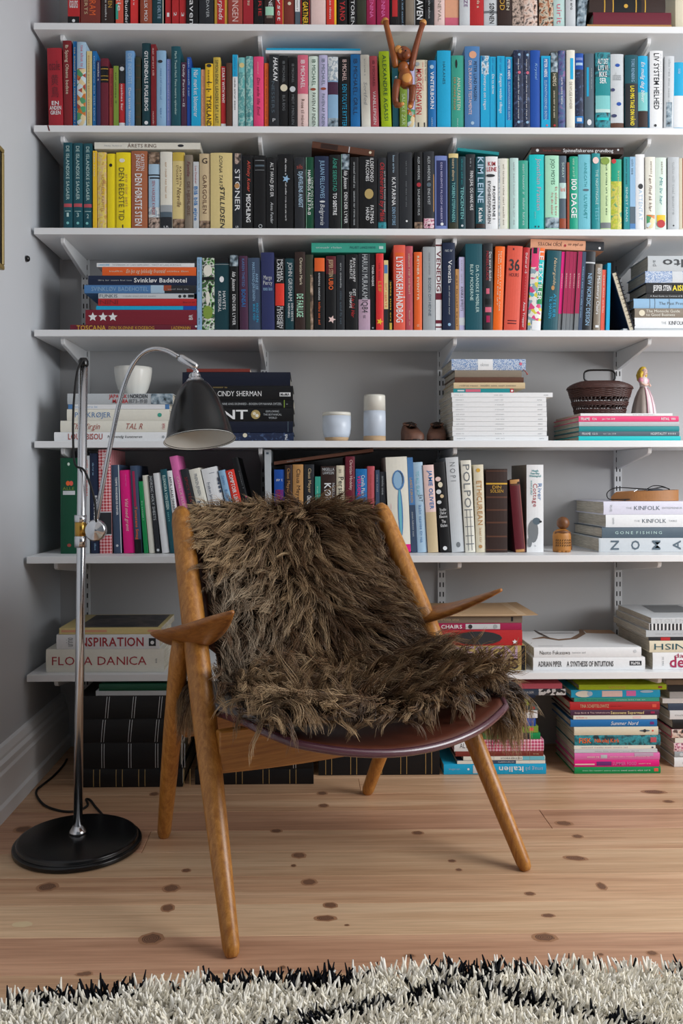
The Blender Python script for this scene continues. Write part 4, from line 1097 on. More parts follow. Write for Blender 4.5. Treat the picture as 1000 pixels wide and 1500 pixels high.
STK6C = parse('''
@600 820 2.5
F 452 862 364 411 white/h; TB 470 557 .4 0 charcoal ADRIAN PIPER; TB 576 748 .4 0 charcoal A SYNTHESIS OF INTUITIONS; B 808 852 charcoal .36 .72; TB 813 847 .22 .04 white MoMA; W .26
F 455 848 326 363 white/h; T 476 588 .36 0 charcoal Naoto Fukasawa; T 596 645 .2 0 grey ~10; D 828 341 6 pale_grey; W .27
''')
STK6D = parse('''
@600 820 2.5
F 890 1160 346 409 white/h; TB 952 1100 .62 -.05 raspberry design; T 970 1060 .24 .32 raspberry dansk; H 920 932 grey .5 ~6; W .24
F 878 1150 302 345 cream/h; U; T 892 1110 .5 0 dark_teal FURNISH; W .26
F 875 1140 288 301 charcoal/p; B 920 955 red; W .26
F 866 1130 262 287 light_grey/p; W .27; T 900 1000 .2 0 grey ~12
F 878 1140 236 261 white/p; W .27; B 880 886 charcoal; B 893 900 charcoal; B 907 914 charcoal; B 921 928 charcoal; B 935 942 charcoal; B 949 956 charcoal; B 963 970 charcoal; B 977 984 charcoal; B 991 998 charcoal
F 885 1140 214 235 pale_grey/p; W .27; T 900 1010 .6 0 light_grey STOLEN
''')
STK7A = parse('''
@640 990 5.55
F 55 887 730 815 cyan/h; U; TB 500 700 .5 0 white Italien; T 715 860 .36 0 pale_blue smag på; T 90 180 .2 0 pale_blue ~12; D 250 770 9 white; B 288 420 pale_grey .1 .9
F 165 885 703 731 slate_blue/p; B 645 885 ivory; B 165 330 ivory; T 500 630 .4 0 pale_grey NÆRKØLIG
F 215 880 669 702 ivory/p; B 700 880 light_aqua; T 520 690 .4 0 slate STORKØKKEN
F 150 865 627 668 brown_red/h; T 545 695 .3 0 dusty_rose ~18; T 785 830 .3 0 beige ~4
F 140 868 530 626 gingham_pink/h; B 140 330 white; T 185 300 .4 0 charcoal ALTHY
F 150 840 477 529 green/h; B 640 760 charcoal; TB 560 640 .5 0 white GRØN
F 250 824 418 473 olive/p; B 755 790 coral .3 .8
F 250 802 350 414 royal_blue/h; D 708 382 19 white; B 250 600 light_blue .1 .9
F 250 818 284 348 white/p; E 690 318 38 charcoal 4; D 760 316 8 grey
F 250 825 243 283 dark_teal/p; B 770 800 red .2 .8
F 300 757 172 232 lime/h; B 650 740 olive .3 .7
F 280 800 150 171 navy/p
F 250 1050 96 149 slate_blue/h; B 830 1050 art_dots; T 580 790 .34 0 pale_grey BORGNETS KAGER
F 300 1018 50 94 rose/p
''')
STK7B = parse('''
@800 990 5
F 207 838 686 735 green/h; T 265 540 .22 0 mint ~30; T 550 770 .22 0 pale_mint ~22; B 795 826 coral .3 .8
F 205 828 633 684 magenta/h; B 210 355 pale_pink .3 .5; B 370 480 purple .2 .8; TB 488 665 .46 0 pink SUMMER FOOD; T 680 770 .2 0 pale_pink ~10
F 207 832 581 632 pink/h; TB 300 388 .3 0 pale_pink ~8; B 400 448 light_grey .25 .75; T 470 760 .2 0 pale_pink ~28; B 650 790 mauve .55 1
F 207 815 553 580 pale_grey/p; T 360 680 .34 0 grey ~30
F 205 802 524 552 ivory/p; T 260 600 .4 0 mauve ~26; E 785 540 8 slate_blue 6
F 207 835 447 522 art_teal/h; TB 240 330 .48 0 bright_orange FISK; TB 355 538 .36 0 orange Nikolaj Kirk; B 768 812 dusty_rose .3 .8
F 204 820 383 445 cream/h; E 725 412 40 slate 7; D 725 412 12 charcoal; D 785 412 7 coral
F 178 812 328 381 blue/h; TI 478 676 .5 0 white Summer Nord; B 765 795 purple .3 .7
F 200 812 295 326 ivory/p; T 220 300 .4 0 coral ~8; B 640 700 pale_pink .2 .8
F 178 826 252 292 plum/h; T 208 470 .28 0 pale_pink Sonja Bock & Tina Scheftelowitz; TB 474 720 .5 0 butter Sæsonens Supermad; B 770 800 raspberry .3 .7
F 173 831 191 250 red/h; T 248 460 .4 0 beige TINA SCHEFTELOWITZ; T 475 560 .14 0 dark_red ~8; B 780 812 coral .3 .7
F 205 829 159 190 sea_green/p; T 230 500 .34 0 dark_teal ~24; T 515 730 .34 0 pale_aqua ~18
F 182 834 102 158 cyan/h; E 275 130 62 ivory 24; B 410 560 pale_pink .1 .9; B 590 660 pink .2 .9; E 740 112 50 pale_blue 10; E 320 128 20 pale_blue 18
F 240 881 62 101 lime/h; T 460 585 .44 0 mustard KARTOFLER; B 825 855 brick_red .3 .7
''')
STK7C = parse('''
@800 990 5
F 938 1300 641 712 white/h; T 1000 1100 .3 0 grey ~8
F 940 1290 598 640 grey/h; D 990 618 14 pale_grey
F 935 1300 534 597 pale_pink/h; B 940 1010 art_pinkflower
F 945 1280 496 533 ivory/p
F 918 1290 430 495 rose/h; B 920 1010 art_pinkphoto
F 925 1280 358 429 black/h
F 905 1300 290 357 white/h; T 940 1040 .22 0 grey ~9
F 893 1290 238 289 slate_blue/h
F 853 1280 200 237 white/p
F 905 1290 150 199 light_grey/p
F 890 1290 100 149 charcoal/p
F 880 1290 62 99 taupe/p
''')
STK7D = parse('''
@20 990 4.1667
F 385 1030 563 675 black/h; W .3
F 375 1020 404 562 black/h; W .3
F 380 1020 258 403 black/h; W .3
F 390 1015 116 257 black/h; W .3
F 500 1010 84 114 light_grey/p
F 520 1000 42 82 dark_green/h
''')
STK7E = parse('''
@200 1040 1.6129
F 138 418 142 178 black/h; W .3
F 142 415 104 141 black/h; W .3
F 140 414 66 103 black/h; W .3
''')
STK7F = parse('''
@200 1040 1.6129
F 430 716 100 156 black/h; W .28
F 425 712 66 99 black/h; W .28
''')
DATA_CHARS.update('nuirtlaesoHABCDEFGHIJKLMNOPQRSTUVWXYZ·-')
DATA_CHARS.discard(' ')
build_glyphs(DATA_CHARS)
CAP[0] = GLY[(0, 'H')][0][:, 1].max()
YS = 2.566
def gname(i): return 'books standing on the ' + ORD[i]
stand_row(ROW0, YS, S_Z[0], ORD[0], gname(0))
flat_stack(ROW0F, YS, S_Z[0] + 0.0003, 'of old bindings, top shelf', 'old bindings lying on the top shelf')
stand_row(ROW1, YS, S_Z[1], ORD[1], gname(1))
stand_row(ROW2, YS, S_Z[2], ORD[2], gname(2))
stand_row(ROW3, YS, S_Z[3], ORD[3], gname(3))
stand_row(ROW5, YS, S_Z[5], ORD[5], gname(5))
stand_row(ROW5B, YS, S_Z[5], ORD[5] + ' near the carved wooden figure', gname(5))
def ontop(rows, where, grp='books lying on top of the standing rows', Y=YS + 0.004):
    b = rows[0]; ox, oy, k = b['seg']; flat_stack(rows, Y, P(500, oy + max(r['n'][3] for r in rows) / k, Y).z, where, grp)
ontop(ROW1F, 'across the black and pink books, second shelf')
ontop(ROW2F, 'across the yellow books on the third shelf')
ontop(ROW2F2, 'tilted on the white book beside the dark teal one, third shelf')
ontop(ROW2F3, 'tilted across the black books on the third shelf')
ontop(ROW2F4, 'across the turquoise books, third shelf')
ontop(ROW3F2, 'across the black books on the fourth shelf')
ontop(ROW3F3, 'across the raspberry set on the fourth shelf')
ontop(ROW5L, 'slanting over the royal blue book on the sixth shelf')
flat_stack(ROW3F, YS, S_Z[3] + 0.0003, 'beside side wall, fourth shelf', 'books lying on the fourth shelf')
flat_stack(ROW3F4, YS + 0.004, S_Z[3] + 0.0003, 'beside the ring-bound notebook', 'books lying on the fourth shelf')
zcup = flat_stack(STK4A, 2.56, S_Z[4] + 0.0003, 'under the white ribbed cup', 'pale books under the cup')
flat_stack(STK4B, 2.60, S_Z[4] + 0.0003, 'behind the lamp shade', 'black books behind the lamp shade')
zmag = flat_stack(STK4C, 2.56, S_Z[4] + 0.0003, 'of ten white magazines', 'white magazines in one stack', 'magazine', 'magazine', 0.24)
flat_stack(STK4D, 2.565, zmag, 'on the white magazines', 'books on the magazine stack', W=0.2)
zbask = flat_stack(STK4E, 2.56, S_Z[4] + 0.0003, 'under the wicker basket', 'magazines under the basket', 'magazine', 'magazine', 0.26)
zstrap = flat_stack(STK5, 2.566, S_Z[5] + 0.0003, 'under the leather strap', 'large books under the leather strap')
flat_stack(STK6A, 2.50, S_Z[6] + 0.0003, 'beside lamp pole, lowest shelf', 'large books on the lowest shelf')
zenv = flat_stack(STK6B, 2.50, S_Z[6] + 0.0003, 'behind the chair arm', 'design books behind the chair')
zfuk = flat_stack(STK6C, 2.497, S_Z[6] + 0.0003, 'of two white art books', 'white art books on the lowest shelf')
zmg6 = flat_stack(STK6D, 2.50, S_Z[6] + 0.0003, 'beside two white art books', 'books and magazines on the lowest shelf')
flat_stack(STK7A, 2.546, 0.0006, 'on floor behind chair leg', 'cookbooks stacked on the floor')
flat_stack(STK7B, 2.546, 0.0006, 'of bright floor cookbooks', 'cookbooks stacked on the floor')
flat_stack(STK7C, 2.60, 0.0006, 'on floor beside bright cookbooks', 'cookbooks stacked on the floor')
a0 = len(ALLBOOKS)
flat_stack(STK7D, 2.459, 0.0006, 'on floor behind lamp pole', 'black albums stacked on the floor', 'photo_album', 'album')
flat_stack(STK7E, 2.475, 0.0006, 'on floor under chair seat', 'black albums stacked on the floor', 'photo_album', 'album')
flat_stack(STK7F, 2.546, 0.0006, 'on floor between cookbooks and albums', 'black albums stacked on the floor', 'photo_album', 'album')
# double tooling lines around the spines of the black albums
STRIPE = mat('silver_tooling', 'c9cdd2', 0.35, 0.4); GOLDT = mat('gold_tooling', 'c2a56a', 0.35, 0.4)
def album_lines(r, gold, offs, slant=0.0):
    cov = [c for c in r.children if c.name.startswith('cover')][0]
    xs = [v.co.x for v in cov.data.vertices]; H = max(v.co.z for v in cov.data.vertices); T = max(xs) - min(xs); b = min(0.0022, 0.09 * T)
    for o_ in offs:
        for d in ((-0.0035, 0.0035) if not gold else (-0.009, 0.009)):
            V, F = [], []
            for j in range(9):
                x = (-0.47 + 0.94 * j / 8) * T; y = -b * (1 - (2 * x / T) ** 2) - 0.0005; z = H - (o_ + d) - slant * (x / T)
                V += [(x, y, z + 0.0008), (x, y, z - 0.0008)]
            for j in range(8): F.append((2 * j, 2 * j + 1, 2 * j + 3, 2 * j + 2))
            pyd('tooling_line', V, F, GOLDT if gold else STRIPE, r)
alb = ALLBOOKS[a0:]
u = 1 / (4.1667 * FPX / 2.459)
album_lines(alb[0], True, [(505 - 385 + 137 * k) * u for k in range(5)])
album_lines(alb[1], False, [(543 - 375 + 163 * k) * u for k in range(4)])
album_lines(alb[2], False, [(545 - 380 + 163 * k) * u for k in range(4)], 0.006)
album_lines(alb[3], False, [(570 - 390 + 160 * k) * u for k in range(4)], 0.006)
for q in (6, 7, 8): album_lines(alb[q], q != 7, [0.05 + 0.078 * k for k in range(4)])
for q in (9, 10): album_lines(alb[q], True, [0.03 + 0.075 * k for k in range(5)])
# ------------------------------------------------------------------ floor lamp
LY = 2.07
def lamp():
    base = P(114, 1219, LY); bx, by = base.x, base.y
    t = empty('floor_lamp', (bx, by, 0))
    tag(t, 'black and chrome reading floor lamp with bell shade on curved arm', 'lamp')
    prof = [(0, 0.001), (0.150, 0.001), (0.1515, 0.002), (0.152, 0.004), (0.152, 0.010), (0.1515, 0.012), (0.149, 0.0135), (0.1445, 0.0138), (0.1435, 0.0142), (0.1430, 0.0152), (0.1428, 0.020), (0.1415, 0.0225), (0.137, 0.0242), (0.135, 0.0245), (0.06, 0.030), (0, 0.031)]
    lathe('base', prof, M['black'], t, 56)
    lathe('collar', [(0.020, 0.030), (0.021, 0.036), (0.016, 0.042), (0.011, 0.050)], M['chrome'], t, 24)
    top = P(122, 531, LY) - Vector((bx, by, 0))
    tube('pole', [(0, 0, 0.03), (top.x * 0.5, 0, top.z * 0.5), tuple(top)], 0.0108, M['chrome'], t, 20)
    lp = lambda px, py, dy=0.0: P(px, py, LY + dy) - Vector((bx, by, 0))
    c = top
    lathe('pole_cap', [(0, 0.012), (0.008, 0.011), (0.0125, 0.004), (0.0125, -0.006), (0.011, -0.010)], M['black'], t, 20, loc=(c.x, c.y, c.z))
    # clamp: two chrome rings, a brass sleeve and the round hinge disc
    q = lp(118, 775); k = t
    cl = lathe('clamp', [(0.0112, -0.044), (0.0145, -0.044), (0.0145, -0.018), (0.0125, -0.017), (0.0125, 0.017), (0.0145, 0.018), (0.0145, 0.034), (0.0112, 0.034)], M['chrome'], t, 24, loc=q)
    lathe('brass_sleeve', [(0.0118, -0.017), (0.0138, -0.016), (0.0138, 0.016), (0.0118, 0.017)], M['brass'], cl, 24)
    d = lp(140, 777, -0.004)
    dd = lathe('hinge_disc', [(0, -0.011), (0.023, -0.011), (0.026, -0.008), (0.026, 0.006), (0.022, 0.010), (0.008, 0.011), (0.006, 0.014), (0, 0.014)], M['chrome'], t, 32)
    dd.location = d; dd.rotation_euler = (R(90), 0, 0)
    arm = smoothpath([lp(140, 768), lp(150, 712), lp(162, 650), lp(176, 585), lp(188, 548), lp(203, 523), lp(222, 512), lp(242, 513), lp(262, 523)], 6)
    tube('arm', arm, 0.0058, M['chrome'], t, 14)
    tube('arm_socket', [lp(262, 523), lp(266, 525), lp(286, 537), lp(289, 539)], [0.0085, 0.0105, 0.0105, 0.008], M['chrome'], t, 18)
    b = lp(287, 545); ball('swivel', b, 0.0075, M['chrome'], t)
    # shade with its mouth turned a little towards the room
    sh = empty('shade', lp(285, 549)); sh.parent = t; sh.rotation_euler = (R(-12), R(-6), 0)
    out = [(0.0245, -0.020), (0.032, -0.026), (0.043, -0.042), (0.054, -0.064), (0.0645, -0.094), (0.0735, -0.128), (0.0785, -0.152), (0.0835, -0.163), (0.0865, -0.166)]
    inn = [(0.0855, -0.1655), (0.0822, -0.161), (0.0772, -0.150), (0.0720, -0.127), (0.0630, -0.093), (0.0525, -0.064), (0.0415, -0.043), (0.030, -0.028), (0.0, -0.024)]
    bm = bmesh.new(); bm_lathe(bm, out, 48)
    bmesh.ops.delete(bm, geom=[f for f in bm.faces if len(f.verts) > 4], context='FACES')
    so = obm('shade_shell', bm, M['black'], sh, True, False)
    bm = bmesh.new(); bm_lathe(bm, inn, 48)
    bmesh.ops.delete(bm, geom=[f for f in bm.faces if len(f.verts) > 4], context='FACES')
    obm('shade_lining', bm, M['shade_in'], sh, True, False)
    lathe('shade_collar', [(0.009, 0.004), (0.013, 0.002), (0.0145, -0.004), (0.0145, -0.009), (0.018, -0.011), (0.0205, -0.014), (0.0205, -0.019), (0.0265, -0.021), (0.0265, -0.026), (0.0, -0.026)], M['chrome'], sh, 28)
    lathe('bulb', [(0, -0.115), (0.018, -0.108), (0.026, -0.090), (0.022, -0.068), (0.014, -0.050), (0.013, -0.026), (0, -0.026)], M['white'], sh, 20)
    # flex: along the pole, and over the floor to the wall
    tube('flex', smoothpath([lp(121, 527, -0.013), lp(113, 545, -0.014), lp(108, 590, -0.01), lp(107, 640, -0.01), lp(110, 680, -0.014), lp(124, 690, -0.02), lp(138, 730, -0.012), lp(141, 765, -0.012)], 5), 0.0028, M['cord'], t, 8)
    f = lambda px, py: G(px, py, 0.0035) - Vector((bx, by, 0))
    back = f(144, 1191)
    pts = [Vector((0.04, 0.135, 0.006)), f(146, 1189), f(139, 1181), f(132, 1172), f(126, 1171), f(128, 1180), f(112, 1188), f(90, 1188), f(66, 1180), f(54, 1166), f(54, 1157), f(62, 1150), f(78, 1137), f(92, 1122), f(98, 1112)]
    tube('floor_cord', smoothpath(pts, 5), 0.0032, M['cord'], t, 8)
lamp()

# ------------------------------------------------------------------ lounge chair
M['oak'] = wood('oiled_oak', '9c6229', 'c68a44', 'b27834', (26, 26, 1.0), 0.36, 5, 0.45)
M['oak_x'] = wood('oiled_oak_rail', '9c6229', 'c68a44', 'b27834', (1.0, 26, 26), 0.36, 5, 0.45)
M['oak_y'] = wood('oiled_oak_arm', '8c5326', 'b87a3a', 'a3682f', (26, 1.0, 26), 0.36, 5, 0.45)
M['seat_top'] = mat('dark_stained_shell', '5a2e20', 0.42, var=0.12, scale=18)
M['seat_edge'] = mat('shell_edge_leather', '53303a', 0.25, var=0.08, coat=0.5)
FL, FR = G(339, 1401), G(773, 1277); BL, BR = G(256, 1223), G(545, 1160)
mf = (FL + FR) / 2; uvec = ((FR - FL).normalized() + (BR - BL).normalized()).normalized()
chair = empty('lounge_chair', (mf.x, mf.y, 0), (0, 0, math.atan2(uvec.y, uvec.x)))
tag(chair, 'low oak lounge chair with splayed legs, paddle arms and dark shell seat', 'chair')
PA, PB = Vector((0.36, 0, 0)), Vector((0.284, 0.491, 0.818))
def on_post(t): return PA.lerp(PB, t)
def taper(a, b, rs, m, name, flat=1.0):
    n = len(rs); pts, rad = [], []
    for i, (tt, r) in enumerate(rs): pts.append(a.lerp(b, tt)); rad.append(r)
    return pts, rad
POST = [(0, 0.009), (0.006, 0.0135), (0.02, 0.0165), (0.15, 0.0195), (0.32, 0.0235), (0.5, 0.0265), (0.68, 0.027), (0.85, 0.026), (0.96, 0.0245), (0.985, 0.021), (1.0, 0.012)]
REAR = [(0, 0.009), (0.008, 0.014), (0.03, 0.0170), (0.3, 0.0200), (0.6, 0.0220), (0.9, 0.0215), (1.0, 0.018)]
for sx in (-1, 1):
    f = lambda v: Vector((v.x * sx, v.y, v.z))
    pts, rad = taper(f(PA), f(PB), POST, None, '')
    tube('front_leg', pts, rad, M['oak'], chair, 20)
    a, b = Vector((0.297, 0.58, 0)), on_post(0.645) + Vector((0.030, 0.016, 0.005))
    pts, rad = taper(f(a), f(b), REAR, None, '')
    tube('rear_leg', pts, rad, M['oak'], chair, 18)
    # paddle arm: long leaf, rising to the front, rolled outwards
    c0 = on_post(0.675)
    rear_, tip = c0 + Vector((0.022, 0.108, -0.040)), c0 + Vector((0.026, -0.276, 0.079))
    bm = bmesh.new(); n = 15; ax = (tip - rear_); ln = ax.length; ax.normalize()
    roll = R(24); side = Vector((math.cos(roll), 0, math.sin(roll))); side = (side - ax * side.dot(ax)).normalized(); nrm = ax.cross(side).normalized()
    rings = []
    for i in range(n + 1):
        q = (i / n) ** 1.35 if i / n < 0.5 else 0.5 ** 1.35 + (1 - 0.5 ** 1.35) * (i / n - 0.5) * 2
        wd = 0.056 * min(1, (q / 0.06 + 0.12)) ** 0.45 * (1 - max(0, (q - 0.12) / 0.88) ** 1.7) ** 0.75
        wd = max(wd, 0.004); th = max(0.0110 * math.sin(math.pi * (0.22 + 0.74 * q)) ** 0.5, 0.003)
        bend = 0.012 * math.sin(math.pi * q)
        c = rear_ + ax * (ln * q) - nrm * 0 + Vector((0, 0, -bend))
        rings.append([bm.verts.new(f(c + side * (wd * math.cos(2 * math.pi * k / 16)) + nrm * (th * (abs(math.sin(2 * math.pi * k / 16)) ** 0.8) * (1 if math.sin(2 * math.pi * k / 16) > 0 else -1)))) for k in range(16)])
    for i in range(n):
        for k in range(16): bm.faces.new((rings[i][k], rings[i][(k + 1) % 16], rings[i + 1][(k + 1) % 16], rings[i + 1][k]))
    bm.faces.new(rings[0]); bm.faces.new(rings[-1])
    obm('armrest', bm, M['oak_y'], chair, True)
def rail(name, y0, z0, hw, h, th, arch, m):
    bm = bmesh.new(); n = 12; r = []
    for i in range(n + 1):
        q = -1 + 2 * i / n; x = q * hw; lo = z0 + arch * (q * q); hi = z0 + h
        r.append([bm.verts.new((x, y0 - th / 2, lo)), bm.verts.new((x, y0 + th / 2, lo)), bm.verts.new((x, y0 + th / 2, hi)), bm.verts.new((x, y0 - th / 2, hi))])
    for i in range(n):
        for k in range(4): bm.faces.new((r[i][k], r[i][(k + 1) % 4], r[i + 1][(k + 1) % 4], r[i + 1][k]))
    bm.faces.new(r[0]); bm.faces.new(r[-1]); bmesh.ops.bevel(bm, geom=[e for e in bm.edges], offset=0.003, segments=1, affect='EDGES')
    return obm(name, bm, m, chair)
pr = on_post(0.375)
rail('front_rail', pr.y - 0.004, 0.270, pr.x - 0.016, 0.098, 0.024, 0.012, M['oak_x'])
rail('rear_rail', 0.47, 0.275, 0.285, 0.055, 0.022, 0.0, M['oak_x'])
# seat shell: bowed front, gently dished
SEAT_N, SEAT_M = 22, 16
def seat_pt(a, b):
    """a -1..1 across, b 0 front .. 1 back"""
    hw = 0.305 - 0.03 * b - 0.02 * max(0, 0.25 - b) * 4 * 0.0
    front = -0.105 + 0.085 * abs(a) ** 2.2; back = 0.43 - 0.05 * a * a
    v = front + (back - front) * b
    cx = a * hw
    z = 0.398 - 0.055 * b + 0.030 * a * a - 0.020 * (1 - a * a) - 0.012 * max(0, 0.2 - b) * 5
    return Vector((cx, v, z))
def round_sq(a, b):
    return a, b
def shell(name, fn, n, m_, th, m, edge_m, parent):
    bm = bmesh.new(); T_, B_ = [], []
    for j in range(m_ + 1):
        T_.append([]); B_.append([])
        for i in range(n + 1):
            a = -1 + 2 * i / n; b = j / m_
            # round off the corners
            lim = 1.0
            e = min(b, 1 - b)
            if e < 0.22: lim = 1 - 0.16 * (1 - e / 0.22) ** 2
            p, nn = fn(a * lim, b)
            T_[-1].append(bm.verts.new(p)); B_[-1].append(bm.verts.new(p - nn * th))
    ed = []
    for j in range(m_):
        for i in range(n):
            bm.faces.new((T_[j][i], T_[j][i + 1], T_[j + 1][i + 1], T_[j + 1][i])); bm.faces.new((B_[j][i + 1], B_[j][i], B_[j + 1][i], B_[j + 1][i + 1]))
    loop = [(0, i) for i in range(n)] + [(j, n) for j in range(m_)] + [(m_, i) for i in range(n, 0, -1)] + [(j, 0) for j in range(m_, 0, -1)]
    for k in range(len(loop)):
        a, b = loop[k], loop[(k + 1) % len(loop)]
        bm.faces.new((T_[a[0]][a[1]], B_[a[0]][a[1]], B_[b[0]][b[1]], T_[b[0]][b[1]]))
    pts = [(T_[a][b].co + B_[a][b].co) / 2 for a, b in loop]
    o = obm(name, bm, m, parent, True)
    return o, pts
def seat_fn(a, b):
    e = 0.01; p = seat_pt(a, b); n = (seat_pt(a + e, b) - p).cross(seat_pt(a, b + e) - p).normalized(); return p, n
so, loop = shell('seat', seat_fn, SEAT_N, SEAT_M, 0.013, M['seat_top'], None, chair)
bm = bmesh.new()
lp_ = [Vector(p) for p in loop]; fr = []
for i, p in enumerate(lp_):
    t_ = (lp_[(i + 1) % len(lp_)] - lp_[i - 1]).normalized(); up = Vector((0, 0, 1)); s_ = t_.cross(up).normalized(); up = s_.cross(t_)
    fr.append([bm.verts.new(p + s_ * (0.0075 * math.cos(2 * math.pi * k / 8)) + up * (0.0085 * math.sin(2 * math.pi * k / 8))) for k in range(8)])
for i in range(len(fr)):
    for k in range(8): bm.faces.new((fr[i][k], fr[i][(k + 1) % 8], fr[(i + 1) % len(fr)][(k + 1) % 8], fr[(i + 1) % len(fr)][k]))
obm('seat_rim', bm, M['seat_edge'], so, True)
def back_pt(a, b):
    p = on_post(0.60 + 0.34 * b); hw = p.x - 0.020
    return Vector((a * hw, p.y + 0.008 + 0.028 * (1 - a * a), p.z))
def back_fn(a, b):
    e = 0.01; p = back_pt(a, b); n = (back_pt(a + e, b) - p).cross(back_pt(a, b + e) - p).normalized(); return p, n
shell('backrest', back_fn, 16, 10, 0.012, M['seat_top'], None, chair)

# ------------------------------------------------------------------ sheepskin thrown over the chair
PATH = np.array([(.540, .640), (.538, .720), (.518, .772), (.490, .784), (.462, .764), (.424, .705), (.374, .630), (.325, .548), (.285, .480), (.240, .437), (.185, .415), (.085, .408), (-.01, .414), (-.088, .420)])
def cr(tt):
    x = np.clip(tt, 0, 1) * (len(PATH) - 1); i = np.minimum(x.astype(int), len(PATH) - 2); f = (x - i)[:, None]
    q = lambda k: PATH[np.clip(k, 0, len(PATH) - 1)]
    a, b, c, d = q(i - 1), q(i), q(i + 1), q(i + 2)
    return 0.5 * (2 * b + (c - a) * f + (2 * a - 5 * b + 4 * c - d) * f ** 2 + (3 * b - a - 3 * c + d) * f ** 3)
HWX = np.array([0, .2, .3, .45, .6, .7, .8, .9, 1.0]); HWL = np.array([.22, .242, .252, .264, .274, .282, .295, .300, .30]); HWR = np.array([.22, .238, .244, .250, .262, .34, .40, .41, .26])
def skin(s, w):
    vz = cr(s); hw = np.where(w < 0, np.interp(s, HWX, HWL), np.interp(s, HWX, HWR)); u = hw * w
    v, z = vz[:, 0].copy(), vz[:, 1].copy()
    onseat = np.clip((s - 0.66) / 0.1, 0, 1)
    z += onseat * (0.030 * (np.minimum(np.abs(u), 0.30) / 0.3) ** 2)
    ex = np.maximum(np.abs(u) - 0.285, 0) * onseat
    u = np.sign(u) * (np.abs(u) - ex * 0.45); z -= ex * 1.0
    # front edge slants: further back on the right
    v += np.clip((s - 0.85) / 0.15, 0, 1) * (np.clip(w, 0, 1) * 0.12 - np.clip(-w, 0, 1) * 0.0)
    # soft hollows and bumps of a thrown skin
    bump = 0.010 * np.sin(u * 17 + s * 9) * np.sin(s * 23 + 1.3) + onseat * np.clip(w, 0, 1) * 0.028 * np.sin(np.clip((s - .66) / .3, 0, 1) * np.pi)
    back = 1 - onseat
    # hollow of the back
    v += back * 0.026 * (1 - w * w) * np.clip((s - .2) / .1, 0, 1)
    p = np.stack([u, v, z + onseat * bump], 1); p[:, 1] -= back * bump * np.clip((s - .2) / .1, 0, 1)
    return p
def skin_frame(s, w):
    e = 1e-3; p = skin(s, w); ts = (skin(np.minimum(s + e, 1), w) - skin(np.maximum(s - e, 0), w)); tw = (skin(s, np.minimum(w + e, 1)) - skin(s, np.maximum(w - e, -1)))
    nz = lambda a: a / (np.linalg.norm(a, axis=1, keepdims=True) + 1e-9)
    ts, tw = nz(ts), nz(tw); n = nz(np.cross(ts, tw)); return p, ts, tw, n
skin_root = empty('sheepskin', (mf.x, mf.y, 0), tuple(chair.rotation_euler))
tag(skin_root, 'shaggy brown long-haired sheepskin thrown over the lounge chair', 'sheepskin')
ns, nw = 48, 28
S_, W_ = np.meshgrid(np.linspace(0, 1, ns), np.linspace(-1, 1, nw), indexing='ij')
pp, ts_, tw_, nn_ = skin_frame(S_.ravel(), W_.ravel())
# which way is outwards?
mid = np.argmin(np.abs(S_.ravel() - 0.5) + np.abs(W_.ravel()))
SGN = -1.0 if nn_[mid][1] > 0 else 1.0
top_ = pp + nn_ * SGN * 0.010; bot_ = pp + nn_ * SGN * 0.001
V = [tuple(v) for v in top_] + [tuple(v) for v in bot_]; F = []
o_ = ns * nw
for i in range(ns - 1):
    for j in range(nw - 1):
        a = i * nw + j; F.append((a, a + 1, a + nw + 1, a + nw)); F.append((o_ + a + 1, o_ + a, o_ + a + nw, o_ + a + nw + 1))
for i in range(ns - 1):
    for a in (i * nw, i * nw + nw - 1): F.append((a, a + nw, o_ + a + nw, o_ + a))
for j in range(nw - 1):
    for a in (j, (ns - 1) * nw + j): F.append((a, a + 1, o_ + a + 1, o_ + a))
M['hide'] = mat('sheepskin_hide', '2c1f14', 0.9, var=0.2, scale=60, bump=0.4)
pyd('hide', V, F, M['hide'], skin_root, True)
def colmat(name, rough=0.6, spec=0.3):
    m = bpy.data.materials.new(name); m.use_nodes = True; nt = m.node_tree; b = nt.nodes['Principled BSDF']
    at = nt.nodes.new('ShaderNodeAttribute'); at.attribute_name = 'tint'
    nt.links.new(at.outputs['Color'], b.inputs['Base Color']); b.inputs['Roughness'].default_value = rough; b.inputs['Specular IOR Level'].default_value = spec
    return m
